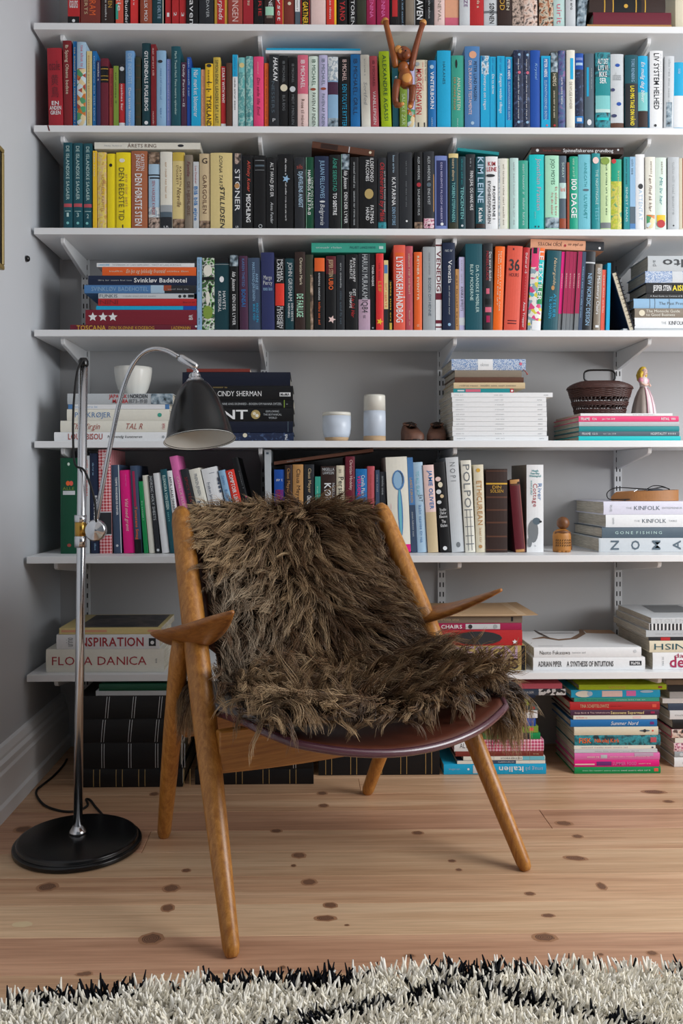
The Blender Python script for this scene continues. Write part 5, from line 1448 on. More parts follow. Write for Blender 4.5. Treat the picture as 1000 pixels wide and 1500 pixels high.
def strands(name, P_, Rr, Cc, m, parent, sides=3):
    """P_ (n,k,3) centre lines, Rr (n,k) radii, Cc (n,k,3) linear colours -> one mesh"""
    n, k, _ = P_.shape
    d = np.gradient(P_, axis=1); d /= np.linalg.norm(d, axis=2, keepdims=True) + 1e-9
    ref = np.zeros_like(d); ref[..., 0] = 0.37; ref[..., 1] = 0.61; ref[..., 2] = 0.70
    a = np.cross(d, ref); a /= np.linalg.norm(a, axis=2, keepdims=True) + 1e-9; b = np.cross(d, a)
    ang = 2 * np.pi * np.arange(sides) / sides
    Vv = P_[:, :, None, :] + Rr[:, :, None, None] * (np.cos(ang)[None, None, :, None] * a[:, :, None, :] + np.sin(ang)[None, None, :, None] * b[:, :, None, :])
    idx = np.arange(n * k * sides).reshape(n, k, sides)
    q = np.stack([idx[:, :-1, :], np.roll(idx, -1, 2)[:, :-1, :], np.roll(idx, -1, 2)[:, 1:, :], idx[:, 1:, :]], -1).reshape(-1, 4)
    me = bpy.data.meshes.new(name); nv = n * k * sides; nf = len(q)
    me.vertices.add(nv); me.vertices.foreach_set('co', Vv.reshape(-1).astype(np.float32))
    me.loops.add(nf * 4); me.loops.foreach_set('vertex_index', q.reshape(-1).astype(np.int32))
    me.polygons.add(nf); me.polygons.foreach_set('loop_start', (np.arange(nf) * 4).astype(np.int32)); me.polygons.foreach_set('loop_total', np.full(nf, 4, np.int32))
    me.polygons.foreach_set('use_smooth', np.ones(nf, bool))
    me.update(calc_edges=True)
    at = me.attributes.new('tint', 'FLOAT_COLOR', 'POINT')
    c4 = np.ones((n, k, sides, 4), np.float32); c4[..., :3] = Cc[:, :, None, :]
    at.data.foreach_set('color', c4.reshape(-1))
    me.materials.append(m); o = bpy.data.objects.new(name, me); link(o, parent); o['kind'] = 'stuff'; return o
def fur():
    rg = np.random.default_rng(11); NL, NC, K = 3000, 13, 8
    s = rg.uniform(0.13, 1, NL); w = rg.uniform(-1, 1, NL)
    p, ts, tw, n = skin_frame(s, w); n = n * SGN; p = p + n * 0.008
    # ends of the skin that hang over the edges of the seat: left behind the leg, right beside the leg
    HL, HR = 80, 240; H0 = NL - HL - HR
    p[H0:H0 + HL] = np.stack([rg.uniform(-.305, -.280, HL), rg.uniform(.30, .38, HL), rg.uniform(.385, .43, HL)], 1)
    p[H0 + HL:] = np.stack([rg.uniform(.26, .315, HR), rg.uniform(-.02, .20, HR), rg.uniform(.36, .43, HR)], 1)
    hang = np.zeros(NL, bool); hang[H0:] = True
    sd = np.where(np.arange(NL) < H0 + HL, -1.0, 1.0)
    n[hang] = np.stack([sd * .8, 0 * sd, 0 * sd + .5], 1)[hang]; ts[hang] = (0, -.1, -1); tw[hang] = (0, 1, 0); s[hang] = .8; w[hang] = 0
    # smooth direction field of the combed fleece
    f1 = np.sin(p[:, 0] * 13 + 1.1 + 2 * np.sin(p[:, 2] * 9)); f2 = np.cos(p[:, 2] * 15 + p[:, 0] * 8 + 0.4); f3 = np.sin(p[:, 1] * 21 + p[:, 0] * 11)
    back = np.clip((0.68 - s) / 0.06, 0, 1); up = np.clip((0.46 - s) / 0.2, 0, 1)
    edge = np.abs(w) ** 4
    a = back * ((0.75 * w - 0.75 * up * (w < 0.25) + 0.30 * up * (w >= .25)) * (1 - 0.75 * edge) + 0.30 * f1) + (1 - back) * (0.55 * w + 0.6 * f3)
    b = back * (0.62 - 0.28 * up * (w < .25) + 0.25 * f2) + (1 - back) * (0.45 + 0.45 * f1)
    b = np.where(s < 0.24, 0.6, b)
    flow = tw * a[:, None] + ts * b[:, None]; flow += rg.normal(0, 0.13, (NL, 3)) * (1 + (1 - back))[:, None]; flow /= np.linalg.norm(flow, axis=1, keepdims=True)
    flow[hang] = np.stack([.12 * sd, rg.normal(0, .12, NL), -np.ones(NL)], 1)[hang]
    L = rg.uniform(0.085, 0.135, NL) * (1 - 0.12 * (1 - back)) * (1 - 0.40 * edge * back) * np.where(s > .93, .8, 1) * np.where(s < .3, .8, 1)
    per = np.cross(n, flow); ph = rg.uniform(0, 6.28, NL); fq = rg.uniform(0.7, 1.5, NL); am = rg.uniform(0.2, 0.75, NL) * (1 + .5 * (1 - back)); am[hang] *= .4
    g = np.where(n[:, 2] > 0.5, 0.10, 0.40) + 0.9 * (np.abs(w) > 0.80) * (s > .7) + 0.55 * (s > 0.95)
    g[hang] = 1.0; L[hang] = np.where(sd < 0, .75, 1.0)[hang] * rg.uniform(.09, .14, NL)[hang]
    C = [p]; cur = p.copy(); lift = rg.uniform(0.45, 0.9, NL)
    for k in range(1, K):
        t = (k - 0.5) / (K - 1)
        d = n * (lift * (1 - t) ** 1.7 + 0.05)[:, None] + flow * (0.30 + 0.85 * t) + (per * (am * np.sin(6.28 * t * fq + ph))[:, None] + n * (0.5 * am * np.cos(6.28 * t * fq + ph))[:, None]) + np.array([0, 0, -1.0]) * (g * t)[:, None]
        d /= np.linalg.norm(d, axis=1, keepdims=True); cur = cur + d * (L / (K - 1))[:, None]; C.append(cur)
    C = np.stack(C, 1)
    tau = np.linspace(0, 1, K)
    off = tw[:, None, :] * rg.normal(0, 0.0075, (NL, NC, 1)) + ts[:, None, :] * rg.normal(0, 0.0075, (NL, NC, 1)) + n[:, None, :] * rg.normal(0, 0.002, (NL, NC, 1))
    sc = rg.uniform(0.6, 1.15, (NL, NC))
    rel = C - C[:, :1]
    X = C[:, None, :1, :] + rel[:, None] * sc[:, :, None, None] + off[:, :, None, :] * (1 - 0.78 * tau ** 0.9)[None, None, :, None]
    # every hair keeps a wave of its own
    wv = rg.normal(0, 1, (NL, NC, 3)); w2 = rg.uniform(0, 6.28, (NL, NC, 1))
    X = X + wv[:, :, None, :] * (0.0022 * np.sin(tau[None, None] * 7 + w2) * tau[None, None])[..., None]
    X = X.reshape(NL * NC, K, 3)
    Rr = (np.array([.0009, .0009, .00088, .00082, .00072, .00058, .0004, .00016])[None] * rg.uniform(.6, 1.2, (NL * NC, 1)))
    dk, md, lt = [np.array(lin(h)[:3]) for h in ('25150c', '66482e', 'ceb088')]
    gr = np.array(lin('b0a696')[:3])
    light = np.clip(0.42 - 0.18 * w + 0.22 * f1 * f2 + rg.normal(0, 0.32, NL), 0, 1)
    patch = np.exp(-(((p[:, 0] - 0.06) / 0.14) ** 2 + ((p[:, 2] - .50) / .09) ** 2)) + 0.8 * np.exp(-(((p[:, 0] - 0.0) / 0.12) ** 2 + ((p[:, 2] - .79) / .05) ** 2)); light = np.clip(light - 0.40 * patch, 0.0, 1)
    light[hang] = np.clip(rg.normal(.5, .2, NL), 0, 1)[hang]
    greyish = np.clip((-w - 0.1) * 1.6, 0, 1) * (s < .72) * (s > .42) * 0.7
    ltc = np.repeat(lt[None] * (1 - greyish[:, None]) + gr[None] * greyish[:, None], NC, 0)
    li = np.clip(light[:, None] + rg.normal(0, 0.14, (NL, NC)), 0, 1).reshape(-1)
    t = np.clip((tau - .12) * 1.35, 0, 1)[None, :, None]
    base = dk[None] * (1 - .5 * li[:, None]) + md[None] * (.5 * li[:, None])
    tipc = md[None] * (1 - li[:, None]) + ltc * li[:, None]
    Cc = base[:, None, :] * (1 - t) + tipc[:, None, :] * t
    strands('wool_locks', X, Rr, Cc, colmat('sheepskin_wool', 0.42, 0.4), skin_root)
fur()

# ------------------------------------------------------------------ shaggy rug
def rug():
    rg = np.random.default_rng(5)
    ex = np.array([P(x, 1450, 1.48).x for x in (-120, 0, 100, 300, 450, 600, 800, 1000, 1300)])
    ey = np.array([G(500, y).y for y in (1510, 1492, 1474, 1458, 1456, 1444, 1442, 1446, 1452)])
    t = empty('shag_rug', (0.1, 1.1, 0)); tag(t, 'cream shag wool rug with black zigzag lines on the pine floor', 'rug')
    lx = P(-25, 1490, 1.42).x - 0.12
    X0, X1, Y0 = lx, 1.25, 0.85
    # woven ground
    xs = np.linspace(X0, X1, 60); V, F = [], []
    for z in (0.0006, 0.009):
        for x in xs: V += [(x - 0.1, Y0 - 1.1, z), (x - 0.1, np.interp(x, ex, ey) - 0.004 - 1.1, z)]
    n = len(xs)
    for i in range(n - 1):
        a = 2 * i; b = 2 * n + 2 * i
        F += [(a, a + 1, a + 3, a + 2), (b, b + 2, b + 3, b + 1), (a + 1, b + 1, b + 3, a + 3), (a, a + 2, b + 2, b)]
    F += [(0, 2 * n, 2 * n + 1, 1), (2 * n - 2, 2 * n - 1, 4 * n - 1, 4 * n - 2)]
    pyd('backing', V, F, mat('rug_backing', 'ded5c0', 0.9, var=0.15, scale=90, bump=0.5), t)
    N = 25000; x = rg.uniform(X0, X1, N)
    y = np.where(np.arange(N) < 17000, rg.uniform(1.27, 1.52, N), rg.uniform(Y0, 1.27, N))
    e = np.interp(x, ex, ey) + 0.004 * np.sin(x * 60); ok = y < e; x, y, e = x[ok], y[ok], e[ok]; N = len(x)
    # black lines in the pile
    def dist(pts):
        d = np.full(N, 9.0)
        for (a, b) in zip(pts[:-1], pts[1:]):
            a, b = np.array(a), np.array(b); ab = b - a; q = np.clip(((x - a[0]) * ab[0] + (y - a[1]) * ab[1]) / (ab @ ab), 0, 1)
            d = np.minimum(d, np.hypot(x - a[0] - q * ab[0], y - a[1] - q * ab[1]))
        return d
    gp = lambda px, py: tuple(G(px, py + 16)[:2])
    z1 = [gp(300, 1570), gp(400, 1520), gp(478, 1494), gp(560, 1478), gp(640, 1458), gp(700, 1455), gp(760, 1472), gp(830, 1488), gp(890, 1500), gp(1000, 1540), gp(1150, 1600)]
    nz = np.sin(x * 31) + np.sin(x * 17 + 2)
    black = (dist(z1) < 0.008 + 0.003 * np.sin(x * 40)) | ((e - y < 0.020 + 0.006 * nz) & (rg.uniform(0, 1, N) < np.clip(0.55 + 0.3 * nz - 0.4 * (x > .42), 0.08, 0.9)))
    K = 4; tau = np.linspace(0, 1, K)
    L = rg.uniform(0.030, 0.046, N); az = rg.normal(0, 1, (N, 2)) * 0.38; az[:, 0] += 0.25 * np.sin(x * 23 + y * 40); az[:, 1] -= 0.45; az[:, 1] += 0.6 * (e - y < 0.015)
    bend = rg.normal(0, 0.35, (N, 2)); C = [np.stack([x, y, np.full(N, 0.006)], 1)]; cur = C[0]
    for k in range(1, K):
        d = np.stack([az[:, 0] + bend[:, 0] * tau[k], az[:, 1] + bend[:, 1] * tau[k], np.ones(N)], 1); d /= np.linalg.norm(d, axis=1, keepdims=True); cur = cur + d * (L / (K - 1))[:, None]; C.append(cur)
    C = np.stack(C, 1); C[..., 0] -= 0.1; C[..., 1] -= 1.1
    Rr = np.array([.0022, .0030, .0028, .0012])[None] * rg.uniform(.75, 1.25, (N, 1))
    wool = np.array(lin('faf3e2')[:3]); wool2 = np.array(lin('fffcf4')[:3]); bk = np.array(lin('16171c')[:3])
    q = rg.uniform(0, 1, (N, 1)); c = wool * (1 - q) + wool2 * q; c = np.where(black[:, None], bk * (0.7 + 0.8 * q), c)
    strands('pile', C, Rr, np.repeat(c[:, None], K, 1), colmat('rug_wool', 0.9, 0.1), t, 4)
rug()
# ------------------------------------------------------------------ toy monkey hanging from the top shelf
def monkey():
    Y = 2.508; dk = mat('teak_dark', '7c3e1c', 0.4, var=0.18, scale=50); md = mat('teak', '92501f', 0.4, var=0.15, scale=50); lt = mat('limba_pale', 'cf9048', 0.45, var=0.1, scale=60)
    q = lambda cx, cy, dy=0.0: P(540 + cx / 10, 20 + cy / 10, Y + dy)
    o = q(540, 1400); root = empty('toy_monkey', o); tag(root, 'brown wooden toy monkey hanging by both arms from the top shelf', 'toy')
    r = lambda cx, cy, dy=0.0: q(cx, cy, dy) - o
    u = Y / FPX / 10
    body = lathe('body', [(0, 0.036), (0.012, 0.034), (0.0155, 0.026), (0.0150, 0.016), (0.0155, 0.010), (0.0195, 0.000), (0.0215, -0.012), (0.0195, -0.026), (0.012, -0.036), (0, -0.039)], md, root, 24)
    body.location = r(530, 905); body.rotation_euler = (0, R(-8), 0)
    pa = ball('belly_patch', r(556, 940, -0.0170), 0.0145, lt, root, (1, 0.35, 1), 20)
    ball('chest', r(505, 790, -0.002), 0.0165, md, root, (1, 0.95, 1.1), 18)
    hd = ball('head', r(505, 590, -0.004), 0.0215, dk, root, (1.08, 0.95, 1.0), 20, (0, R(20), 0))
    ball('ear', r(432, 520, -0.014), 0.0115, lt, root, (1, 0.5, 1.0), 16)
    ball('ear', r(598, 560, 0.006), 0.008, lt, root, (0.5, 0.6, 1.0), 12)
    ball('face', r(470, 545, -0.020), 0.009, lt, root, (1, 0.4, 0.9), 14)
    ball('muzzle', r(548, 610, -0.019), 0.0130, dk, root, (1, 0.8, 0.85), 16)
    ball('eye', r(492, 522, -0.0245), 0.0022, M['black'], root)
    ball('eye', r(540, 540, -0.0245), 0.0022, M['black'], root)
    for pts in (((392, 780), (375, 640), (318, 420), (262, 190), (248, 112)), ((618, 820), (640, 690), (690, 480), (750, 270), (790, 150))):
        tube('arm', [r(*p, -0.006) for p in pts], [0.0085, 0.0100, 0.0090, 0.0082, 0.0085], md if pts[0][0] < 500 else dk, root, 14)
    for cx, cy, tx, ty in ((240, 112, 190, 140), (795, 135, 760, 150)):
        h = [r(cx, cy, -0.006), r(cx, cy - 8, 0.012), r(tx if cx < 500 else 800, ty - 10, 0.040)]
        tube('hand', h, [0.0105, 0.0085, 0.0045], lt, root, 12)
    for pts in (((420, 980), (395, 1110), (385, 1240), (398, 1330)), ((640, 1060), (640, 1150), (628, 1260), (615, 1320))):
        tube('leg', [r(*p, -0.010) for p in pts], [0.011, 0.0105, 0.009, 0.0085], dk, root, 14)
    for c in ((398, 1335, 490, 1325), (615, 1330, 600, 1365)):
        tube('foot', [r(c[0], c[1], -0.010), r((c[0] + c[2]) / 2, (c[1] + c[3]) / 2 + 12, -0.018), r(c[2], c[3], -0.024)], [0.0090, 0.0082, 0.005], lt if False else md, root, 12)
        ball('sole', r(c[2], c[3] - 5, -0.025), 0.006, lt, root, (1, 0.6, 0.9), 12)
monkey()

# ------------------------------------------------------------------ pottery on the fifth shelf
GL = mat('pale_blue_glaze', 'c3cdda', 0.35, var=0.08, scale=25); CR = mat('cream_glaze', 'd8d6cc', 0.35, var=0.04, scale=25); CLAY = mat('raw_clay', 'b79a78', 0.8, var=0.1, scale=60)
WHITEG = mat('white_porcelain', 'dcdcd6', 0.35, var=0.03, scale=12)
def pot(name, px, y0, y1, hw, Y, label, profs, zb):
    c = P(px, y1, Y); root = empty(name, (c.x, Y, zb)); tag(root, label, 'vase' if 'vase' in name else 'cup'); s = FPX / Y
    H = (y1 - y0) / s; r = hw / s
    for (nm, m, pf) in profs(H, r): lathe(nm, pf, m, root, 36)
    return root
def cup_p(H, r):
    return [('foot', CLAY, [(0, 0.001), (r * .70, 0.001), (r * .78, H * .05), (r * .86, H * .15)]),
            ('body', GL, [(r * .86, H * .15), (r * .95, H * .3), (r, H * .5), (r, H * .88)]),
            ('rim', CR, [(r, H * .88), (r * .98, H), (r * .94, H), (r * .93, H * .6), (r * .8, H * .2), (0, H * .12)])]
pot('cup', 493, 603, 646, 21, 2.63, 'squat pale blue stoneware cup with bare clay foot beside tall vase', cup_p, S_Z[4] + 0.0002)
def vase_p(H, r):
    return [('foot', CLAY, [(0, 0.001), (r * .97, 0.001), (r * 1.0, H * .02), (r * 1.0, H * .12)]),
            ('body', GL, [(r, H * .12), (r * 1.0, H * .5), (r * .985, H * .66)]),
            ('neck', CR, [(r * .985, H * .66), (r * .97, H * .96), (r * .93, H), (r * .88, H * .99), (r * .88, H * .2), (0, H * .15)])]
pot('vase', 548.5, 577.5, 646, 16.2, 2.62, 'tall pale blue cylindrical stoneware vase with bare clay base', vase_p, S_Z[4] + 0.0002)
c = P(195, 575, 2.65)
root = empty('ribbed_cup', (c.x, 2.65, zcup)); tag(root, 'white fluted porcelain cup on the stack of pale books', 'cup')
prof = [(0, 0.001), (0.034, 0.001), (0.036, 0.004), (0.046, 0.022), (0.0535, 0.048), (0.057, 0.075), (0.0575, 0.089), (0.0545, 0.089), (0.052, 0.07), (0.044, 0.03), (0.03, 0.012), (0, 0.010)]
lathe('bowl', prof, WHITEG, root, 72, wob=lambda a, z: 1 + 0.016 * abs(math.cos(a * 7)) * (1 if z < 0.085 else 0.4))

# ------------------------------------------------------------------ small worn leather shoes
def shoe(px, px0, px1, rz, label):
    Y = 2.66; s = FPX / Y; c = P((px0 + px1) / 2, 646, Y); root = empty('child_shoe', (c.x, Y, S_Z[4] + 0.0003), (0, 0, R(rz)))
    tag(root, label, 'shoe', 'small brown leather shoes')
    le = mat('worn_leather', '6a4636', 0.55, var=0.3, scale=35, bump=0.4); so = mat('shoe_sole', '2c201b', 0.7); ins = mat('shoe_lining', '8a6450', 0.8)
    # upper lofted along its length, toe towards the room (-y)
    sec = [(-0.062, 0.011, 0.016, 0), (-0.058, 0.022, 0.028, 0), (-0.045, 0.029, 0.034, 0), (-0.025, 0.030, 0.040, 0), (-0.008, 0.029, 0.050, .5), (0.012, 0.028, 0.060, .9), (0.035, 0.027, 0.066, 1), (0.055, 0.023, 0.068, .8), (0.064, 0.014, 0.062, 0.3)]
    bm = bmesh.new(); rings = []
    for y, hw, h, op in sec:
        ring = []
        for k in range(15):
            a = math.pi * (k / 14); x = -hw * math.cos(a) * (1 + 0.10 * math.sin(a)) * (1 - 0.24 * op * max(0, math.sin(a) - 0.3)); z = 0.006 + (h - 0.006) * math.sin(a) ** 0.55
            if op: z -= op * 0.020 * max(0, math.sin(a) - 0.80) / 0.2
            ring.append(bm.verts.new((x, y, z)))
        rings.append(ring)
    for i in range(len(rings) - 1):
        for k in range(14): bm.faces.new((rings[i][k], rings[i + 1][k], rings[i + 1][k + 1], rings[i][k + 1]))
    bm.faces.new(rings[0]); bm.faces.new(rings[-1]); obm('upper', bm, le, root, True)
    bm = bmesh.new(); n = 20; lo, hi = [], []
    for k in range(n):
        a = 2 * math.pi * k / n; x = 0.0305 * math.cos(a) * (1.0 - 0.12 * math.sin(a)); y = 0.066 * math.sin(a)
        lo.append(bm.verts.new((x, y, 0))); hi.append(bm.verts.new((x, y, 0.008)))
    for k in range(n): bm.faces.new((lo[k], lo[(k + 1) % n], hi[(k + 1) % n], hi[k]))
    bm.faces.new(lo); bm.faces.new(hi); obm('sole', bm, so, root)
    ball('opening', (0, 0.028, 0.058), 0.016, so, root, (1, 1.7, 0.5), 14)
    bm = bmesh.new()
    for k in range(14):
        pass
    tube('collar', [(0.019 * math.cos(a) , 0.030 + 0.032 * math.sin(a), 0.0585 + 0.006 * math.sin(a)) for a in [2 * math.pi * k / 18 for k in range(19)]], 0.003, ins, root, 6)
    for k in range(3):
        y = -0.012 + 0.010 * k; tube('lace', [(-0.012, y, 0.046 + 0.005 * k), (0, y - 0.003, 0.053 + 0.0055 * k), (0.012, y, 0.046 + 0.005 * k)], 0.0016, so, root, 6)
shoe(0, 587, 619, 6, 'worn brown leather child shoe beside the tall vase')
shoe(0, 623, 656, -10, 'worn brown leather child shoe beside the white magazines')

# ------------------------------------------------------------------ wicker basket with lid and handle
def basket():
    Y = 2.66; s = FPX / Y; c = P(878, 603, Y); root = empty('wicker_basket', (c.x, Y, zbask + 0.0005))
    tag(root, 'small dark brown lidded wicker basket with loop handle on the magazines', 'basket')
    ca = mat('dark_cane', '3a201c', 0.4, var=0.3, scale=90, coat=0.2); ca2 = mat('dark_cane_weave', '452823', 0.4, var=0.3, scale=120)
    def ringpts(rx, ry, z, n=44, wob=0.0, ph=0): return [Vector(((rx + wob * math.cos(22 * a + ph)) * math.copysign(abs(math.cos(a)) ** 0.8, math.cos(a)), (ry + wob * math.cos(22 * a + ph)) * math.copysign(abs(math.sin(a)) ** 0.8, math.sin(a)), z)) for a in [2 * math.pi * k / n for k in range(n + 1)]]
    H = 0.080
    dim = lambda t: (0.074 + 0.022 * t, 0.050 + 0.012 * t)
    # base and inner wall stakes
    bm = bmesh.new(); p = ringpts(*dim(0), 0.001, 44)[:-1]; vs_ = [bm.verts.new(v) for v in p]; v2 = [bm.verts.new(v + Vector((0, 0, 0.005))) for v in p]
    for k in range(44): bm.faces.new((vs_[k], vs_[(k + 1) % 44], v2[(k + 1) % 44], v2[k]))
    bm.faces.new(vs_); bm.faces.new(v2); obm('bottom', bm, ca, root)
    bm = bmesh.new()
    for k in range(44):
        a = 2 * math.pi * k / 44; pts = []
        for t in (0, .5, 1):
            rx, ry = dim(t); pts.append((rx * math.copysign(abs(math.cos(a)) ** 0.8, math.cos(a)), ry * math.copysign(abs(math.sin(a)) ** 0.8, math.sin(a)), 0.002 + H * t))
        bm_tube(bm, pts, 0.0011, 5)
    obm('stakes', bm, ca, root, True)['kind'] = 'stuff'
    bm = bmesh.new()
    zs = [0.003 + 0.0032 * k for k in range(5)] + [0.030 + 0.0032 * k for k in range(4)] + [0.056 + 0.0032 * k for k in range(8)]
    for k, z in enumerate(zs): bm_tube(bm, ringpts(*dim(z / H), z, 88, 0.0012, math.pi * (k % 2)), 0.0019, 5, False)
    obm('weave', bm, ca2, root, True)['kind'] = 'stuff'
    bm = bmesh.new()
    for z0 in (0.020, 0.045):
        for k in range(44):
            a, b = 2 * math.pi * k / 44, 2 * math.pi * (k + 1.2) / 44
            f = lambda q, z: (dim(z / H)[0] * math.copysign(abs(math.cos(q)) ** 0.8, math.cos(q)), dim(z / H)[1] * math.copysign(abs(math.sin(q)) ** 0.8, math.sin(q)), z)
            bm_tube(bm, [f(a, z0 - 0.002), f(b, z0 + 0.009)], 0.001, 4)
    obm('open_twist', bm, ca, root, True)['kind'] = 'stuff'
    lid = empty('lid', (0, 0, H)); lid.parent = root
    bm = bmesh.new()
    for k in range(13):
        t = k / 12; rx = 0.099 - 0.036 * t ** 1.6; ry = 0.064 - 0.028 * t ** 1.6; bm_tube(bm, ringpts(rx, ry, 0.003 + 0.021 * t ** 0.8, 66, 0.0008, math.pi * (k % 2)), 0.0024, 5, False)
    obm('lid_weave', bm, ca2, lid, True)['kind'] = 'stuff'
    bm = bmesh.new(); vv = []
    for t in np.linspace(0, 1, 7):
        rx = 0.097 - 0.036 * t ** 1.6; ry = 0.062 - 0.028 * t ** 1.6; vv.append([bm.verts.new(v) for v in ringpts(rx, ry, 0.002 + 0.021 * t ** 0.8, 40)[:-1]])
    for i in range(6):
        for k in range(40): bm.faces.new((vv[i][k], vv[i][(k + 1) % 40], vv[i + 1][(k + 1) % 40], vv[i + 1][k]))
    bm.faces.new(vv[-1]); bm.faces.new(vv[0]); obm('lid_core', bm, ca, lid, True)
    hp = [(0.049 * math.copysign(abs(math.cos(a)) ** 0.45, math.cos(a)), 0, 0.0440 + 0.019 * math.copysign(abs(math.sin(a)) ** 0.6, math.sin(a))) for a in [2 * math.pi * k / 40 + 0.3 for k in range(41)]]
    tube('handle', hp, 0.0030, M['black'], lid, 8)
basket()

# ------------------------------------------------------------------ porcelain lady
def figurine():
    Y = 2.66; c = P(942, 603, Y); root = empty('porcelain_figurine', (c.x, Y, zbask + 0.0005), (0, 0, R(35)))
    tag(root, 'painted porcelain lady figurine in pink and white gown beside the basket', 'figurine')
    pk = mat('painted_pink', 'c9849a', 0.35, var=0.15, scale=40); wh = mat('painted_white', 'd9ccce', 0.35, var=0.1, scale=40); gr = mat('painted_greige', 'a89a92', 0.4, var=0.15, scale=60)
    skn = mat('painted_skin', 'd9b6a6', 0.35, var=0.05); hr = mat('painted_hair', 'cfae2c', 0.35, var=0.2, scale=60); rd = mat('painted_lips', '9a3038', 0.4); bl = mat('painted_eye', '2c2a30', 0.4)
    prof = [(0, 0.001), (0.034, 0.001), (0.0355, 0.006), (0.032, 0.03), (0.026, 0.055), (0.018, 0.076), (0.012, 0.086), (0.011, 0.090)]
    fold = lambda a, z: 1 + 0.05 * math.sin(a * 9) * (1 - z / 0.09)
    lathe('gown', prof, gr, root, 54, wob=fold)
    # front panel of the gown
    bm = bmesh.new(); rows = []
    for (r, z) in prof[1:]:
        rows.append([bm.verts.new((r * 1.04 * fold(a, z) * math.cos(a), r * 1.04 * fold(a, z) * math.sin(a), z + 0.0004)) for a in [R(-125 + 70 * k / 14) for k in range(15)]])
    for i in range(len(rows) - 1):
        for k in range(14): bm.faces.new((rows[i][k], rows[i][k + 1], rows[i + 1][k + 1], rows[i + 1][k]))
    obm('gown_panel', bm, wh, root, True)
    for a0 in (-125, -90, -55):
        tube('ribbon', [(r * 1.07 * fold(R(a0), z) * math.cos(R(a0)), r * 1.07 * fold(R(a0), z) * math.sin(R(a0)), z) for (r, z) in prof[1:-1]], 0.0012, pk, root, 6)
    lathe('bodice', [(0.011, 0.088), (0.0115, 0.092), (0.015, 0.104), (0.0155, 0.112), (0.012, 0.119), (0.006, 0.122)], wh, root, 24, sy=0.85)
    for sx in (-1, 1):
        ball('sleeve', (0.0155 * sx, -0.001, 0.110), 0.0085, pk, root, (1, 0.95, 1.1), 14)
        tube('arm', [(0.018 * sx, -0.002, 0.106), (0.019 * sx, -0.008, 0.098), (0.012 * sx, -0.016, 0.093), (0.003 * sx, -0.0185, 0.096)], [0.0042, 0.004, 0.0034, 0.003], skn, root, 10)
    tube('neck', [(0, 0, 0.119), (0, -0.0006, 0.128)], [0.0048, 0.0044], skn, root, 12)
    hd = ball('head', (0, -0.002, 0.137), 0.0115, skn, root, (0.88, 0.95, 1.12), 20)
    ball('nose', (0, -0.0125, 0.1362), 0.0016, skn, root)
    for sx in (-1, 1): ball('eye', (0.0038 * sx, -0.0118, 0.1388), 0.0012, bl, root)
    ball('mouth', (0, -0.0122, 0.1318), 0.0014, rd, root, (1.5, 0.5, 0.7))
    bm = bmesh.new(); bmesh.ops.create_uvsphere(bm, u_segments=20, v_segments=14, radius=0.0135)
    for v in bm.verts:
        v.co.z *= 1.12
        if v.co.y < -0.004 and v.co.z < 0.007: v.co *= 0.72
    bmesh.ops.translate(bm, vec=(0, 0.0016, 0.1395), verts=bm.verts); h = obm('hair', bm, hr, root, True)
    for sx in (-1, 1): tube('curl', [(0.010 * sx, -0.002, 0.138), (0.0125 * sx, 0.001, 0.128), (0.0115 * sx, 0.001, 0.118), (0.0125 * sx, -0.003, 0.111)], [0.005, 0.0058, 0.0048, 0.002], hr, root, 10)
    tube('back_hair', [(0, 0.010, 0.142), (0, 0.0135, 0.128), (0, 0.0125, 0.112), (0, 0.012, 0.105)], [0.008, 0.0105, 0.0085, 0.003], hr, root, 12)
figurine()

# ------------------------------------------------------------------ carved wooden figure
def carved():
    Y = 2.585; c = P(822.5, 809, Y); root = empty('carved_figure', (c.x, Y, S_Z[5] + 0.0004)); tag(root, 'small carved wooden figure with a round head on the sixth shelf', 'figurine')
    wd = mat('carved_wood', 'a9702f', 0.5, var=0.25, scale=60, bump=0.3); dk = mat('carved_wood_dark', '6f431f', 0.45, var=0.2, scale=50); ln = mat('burnt_line', '2a170c', 0.7)
    prof = [(0.002, 0.0005), (0.026, 0.0005), (0.027, 0.006), (0.0265, 0.03), (0.0275, 0.048), (0.025, 0.060), (0.017, 0.067), (0.011, 0.070)]
    b = lathe('body', prof, wd, root, 28, sx=1.02, sy=0.72)
    tube('shawl', [(-0.022, -0.006, 0.058), (0, -0.019, 0.063), (0.022, -0.006, 0.058), (0.026, 0.004, 0.03), (0.027, 0.004, 0.006)], [0.004, 0.005, 0.0045, 0.0045, 0.006], dk, root, 10)
    ball('head', (0.004, 0, 0.088), 0.0195, dk, root, (1, 0.95, 1.0), 22)
    for r_ in range(3):
        for k in range(8):
            a = R(-140 + 100 * k / 7); z = 0.020 + 0.008 * r_
            tube('carved_line', [(0.0283 * math.cos(a), 0.0202 * math.sin(a), z - 0.002), (0.0283 * math.cos(a + .06), 0.0202 * math.sin(a + .06), z + 0.003)], 0.0009, ln, root, 4)
    for x in (-0.012, 0.0, 0.012): box('foot', x - 0.005, x + 0.005, -0.0215, -0.012, 0.0002, 0.005, wd, root, 0.001, 1)
carved()

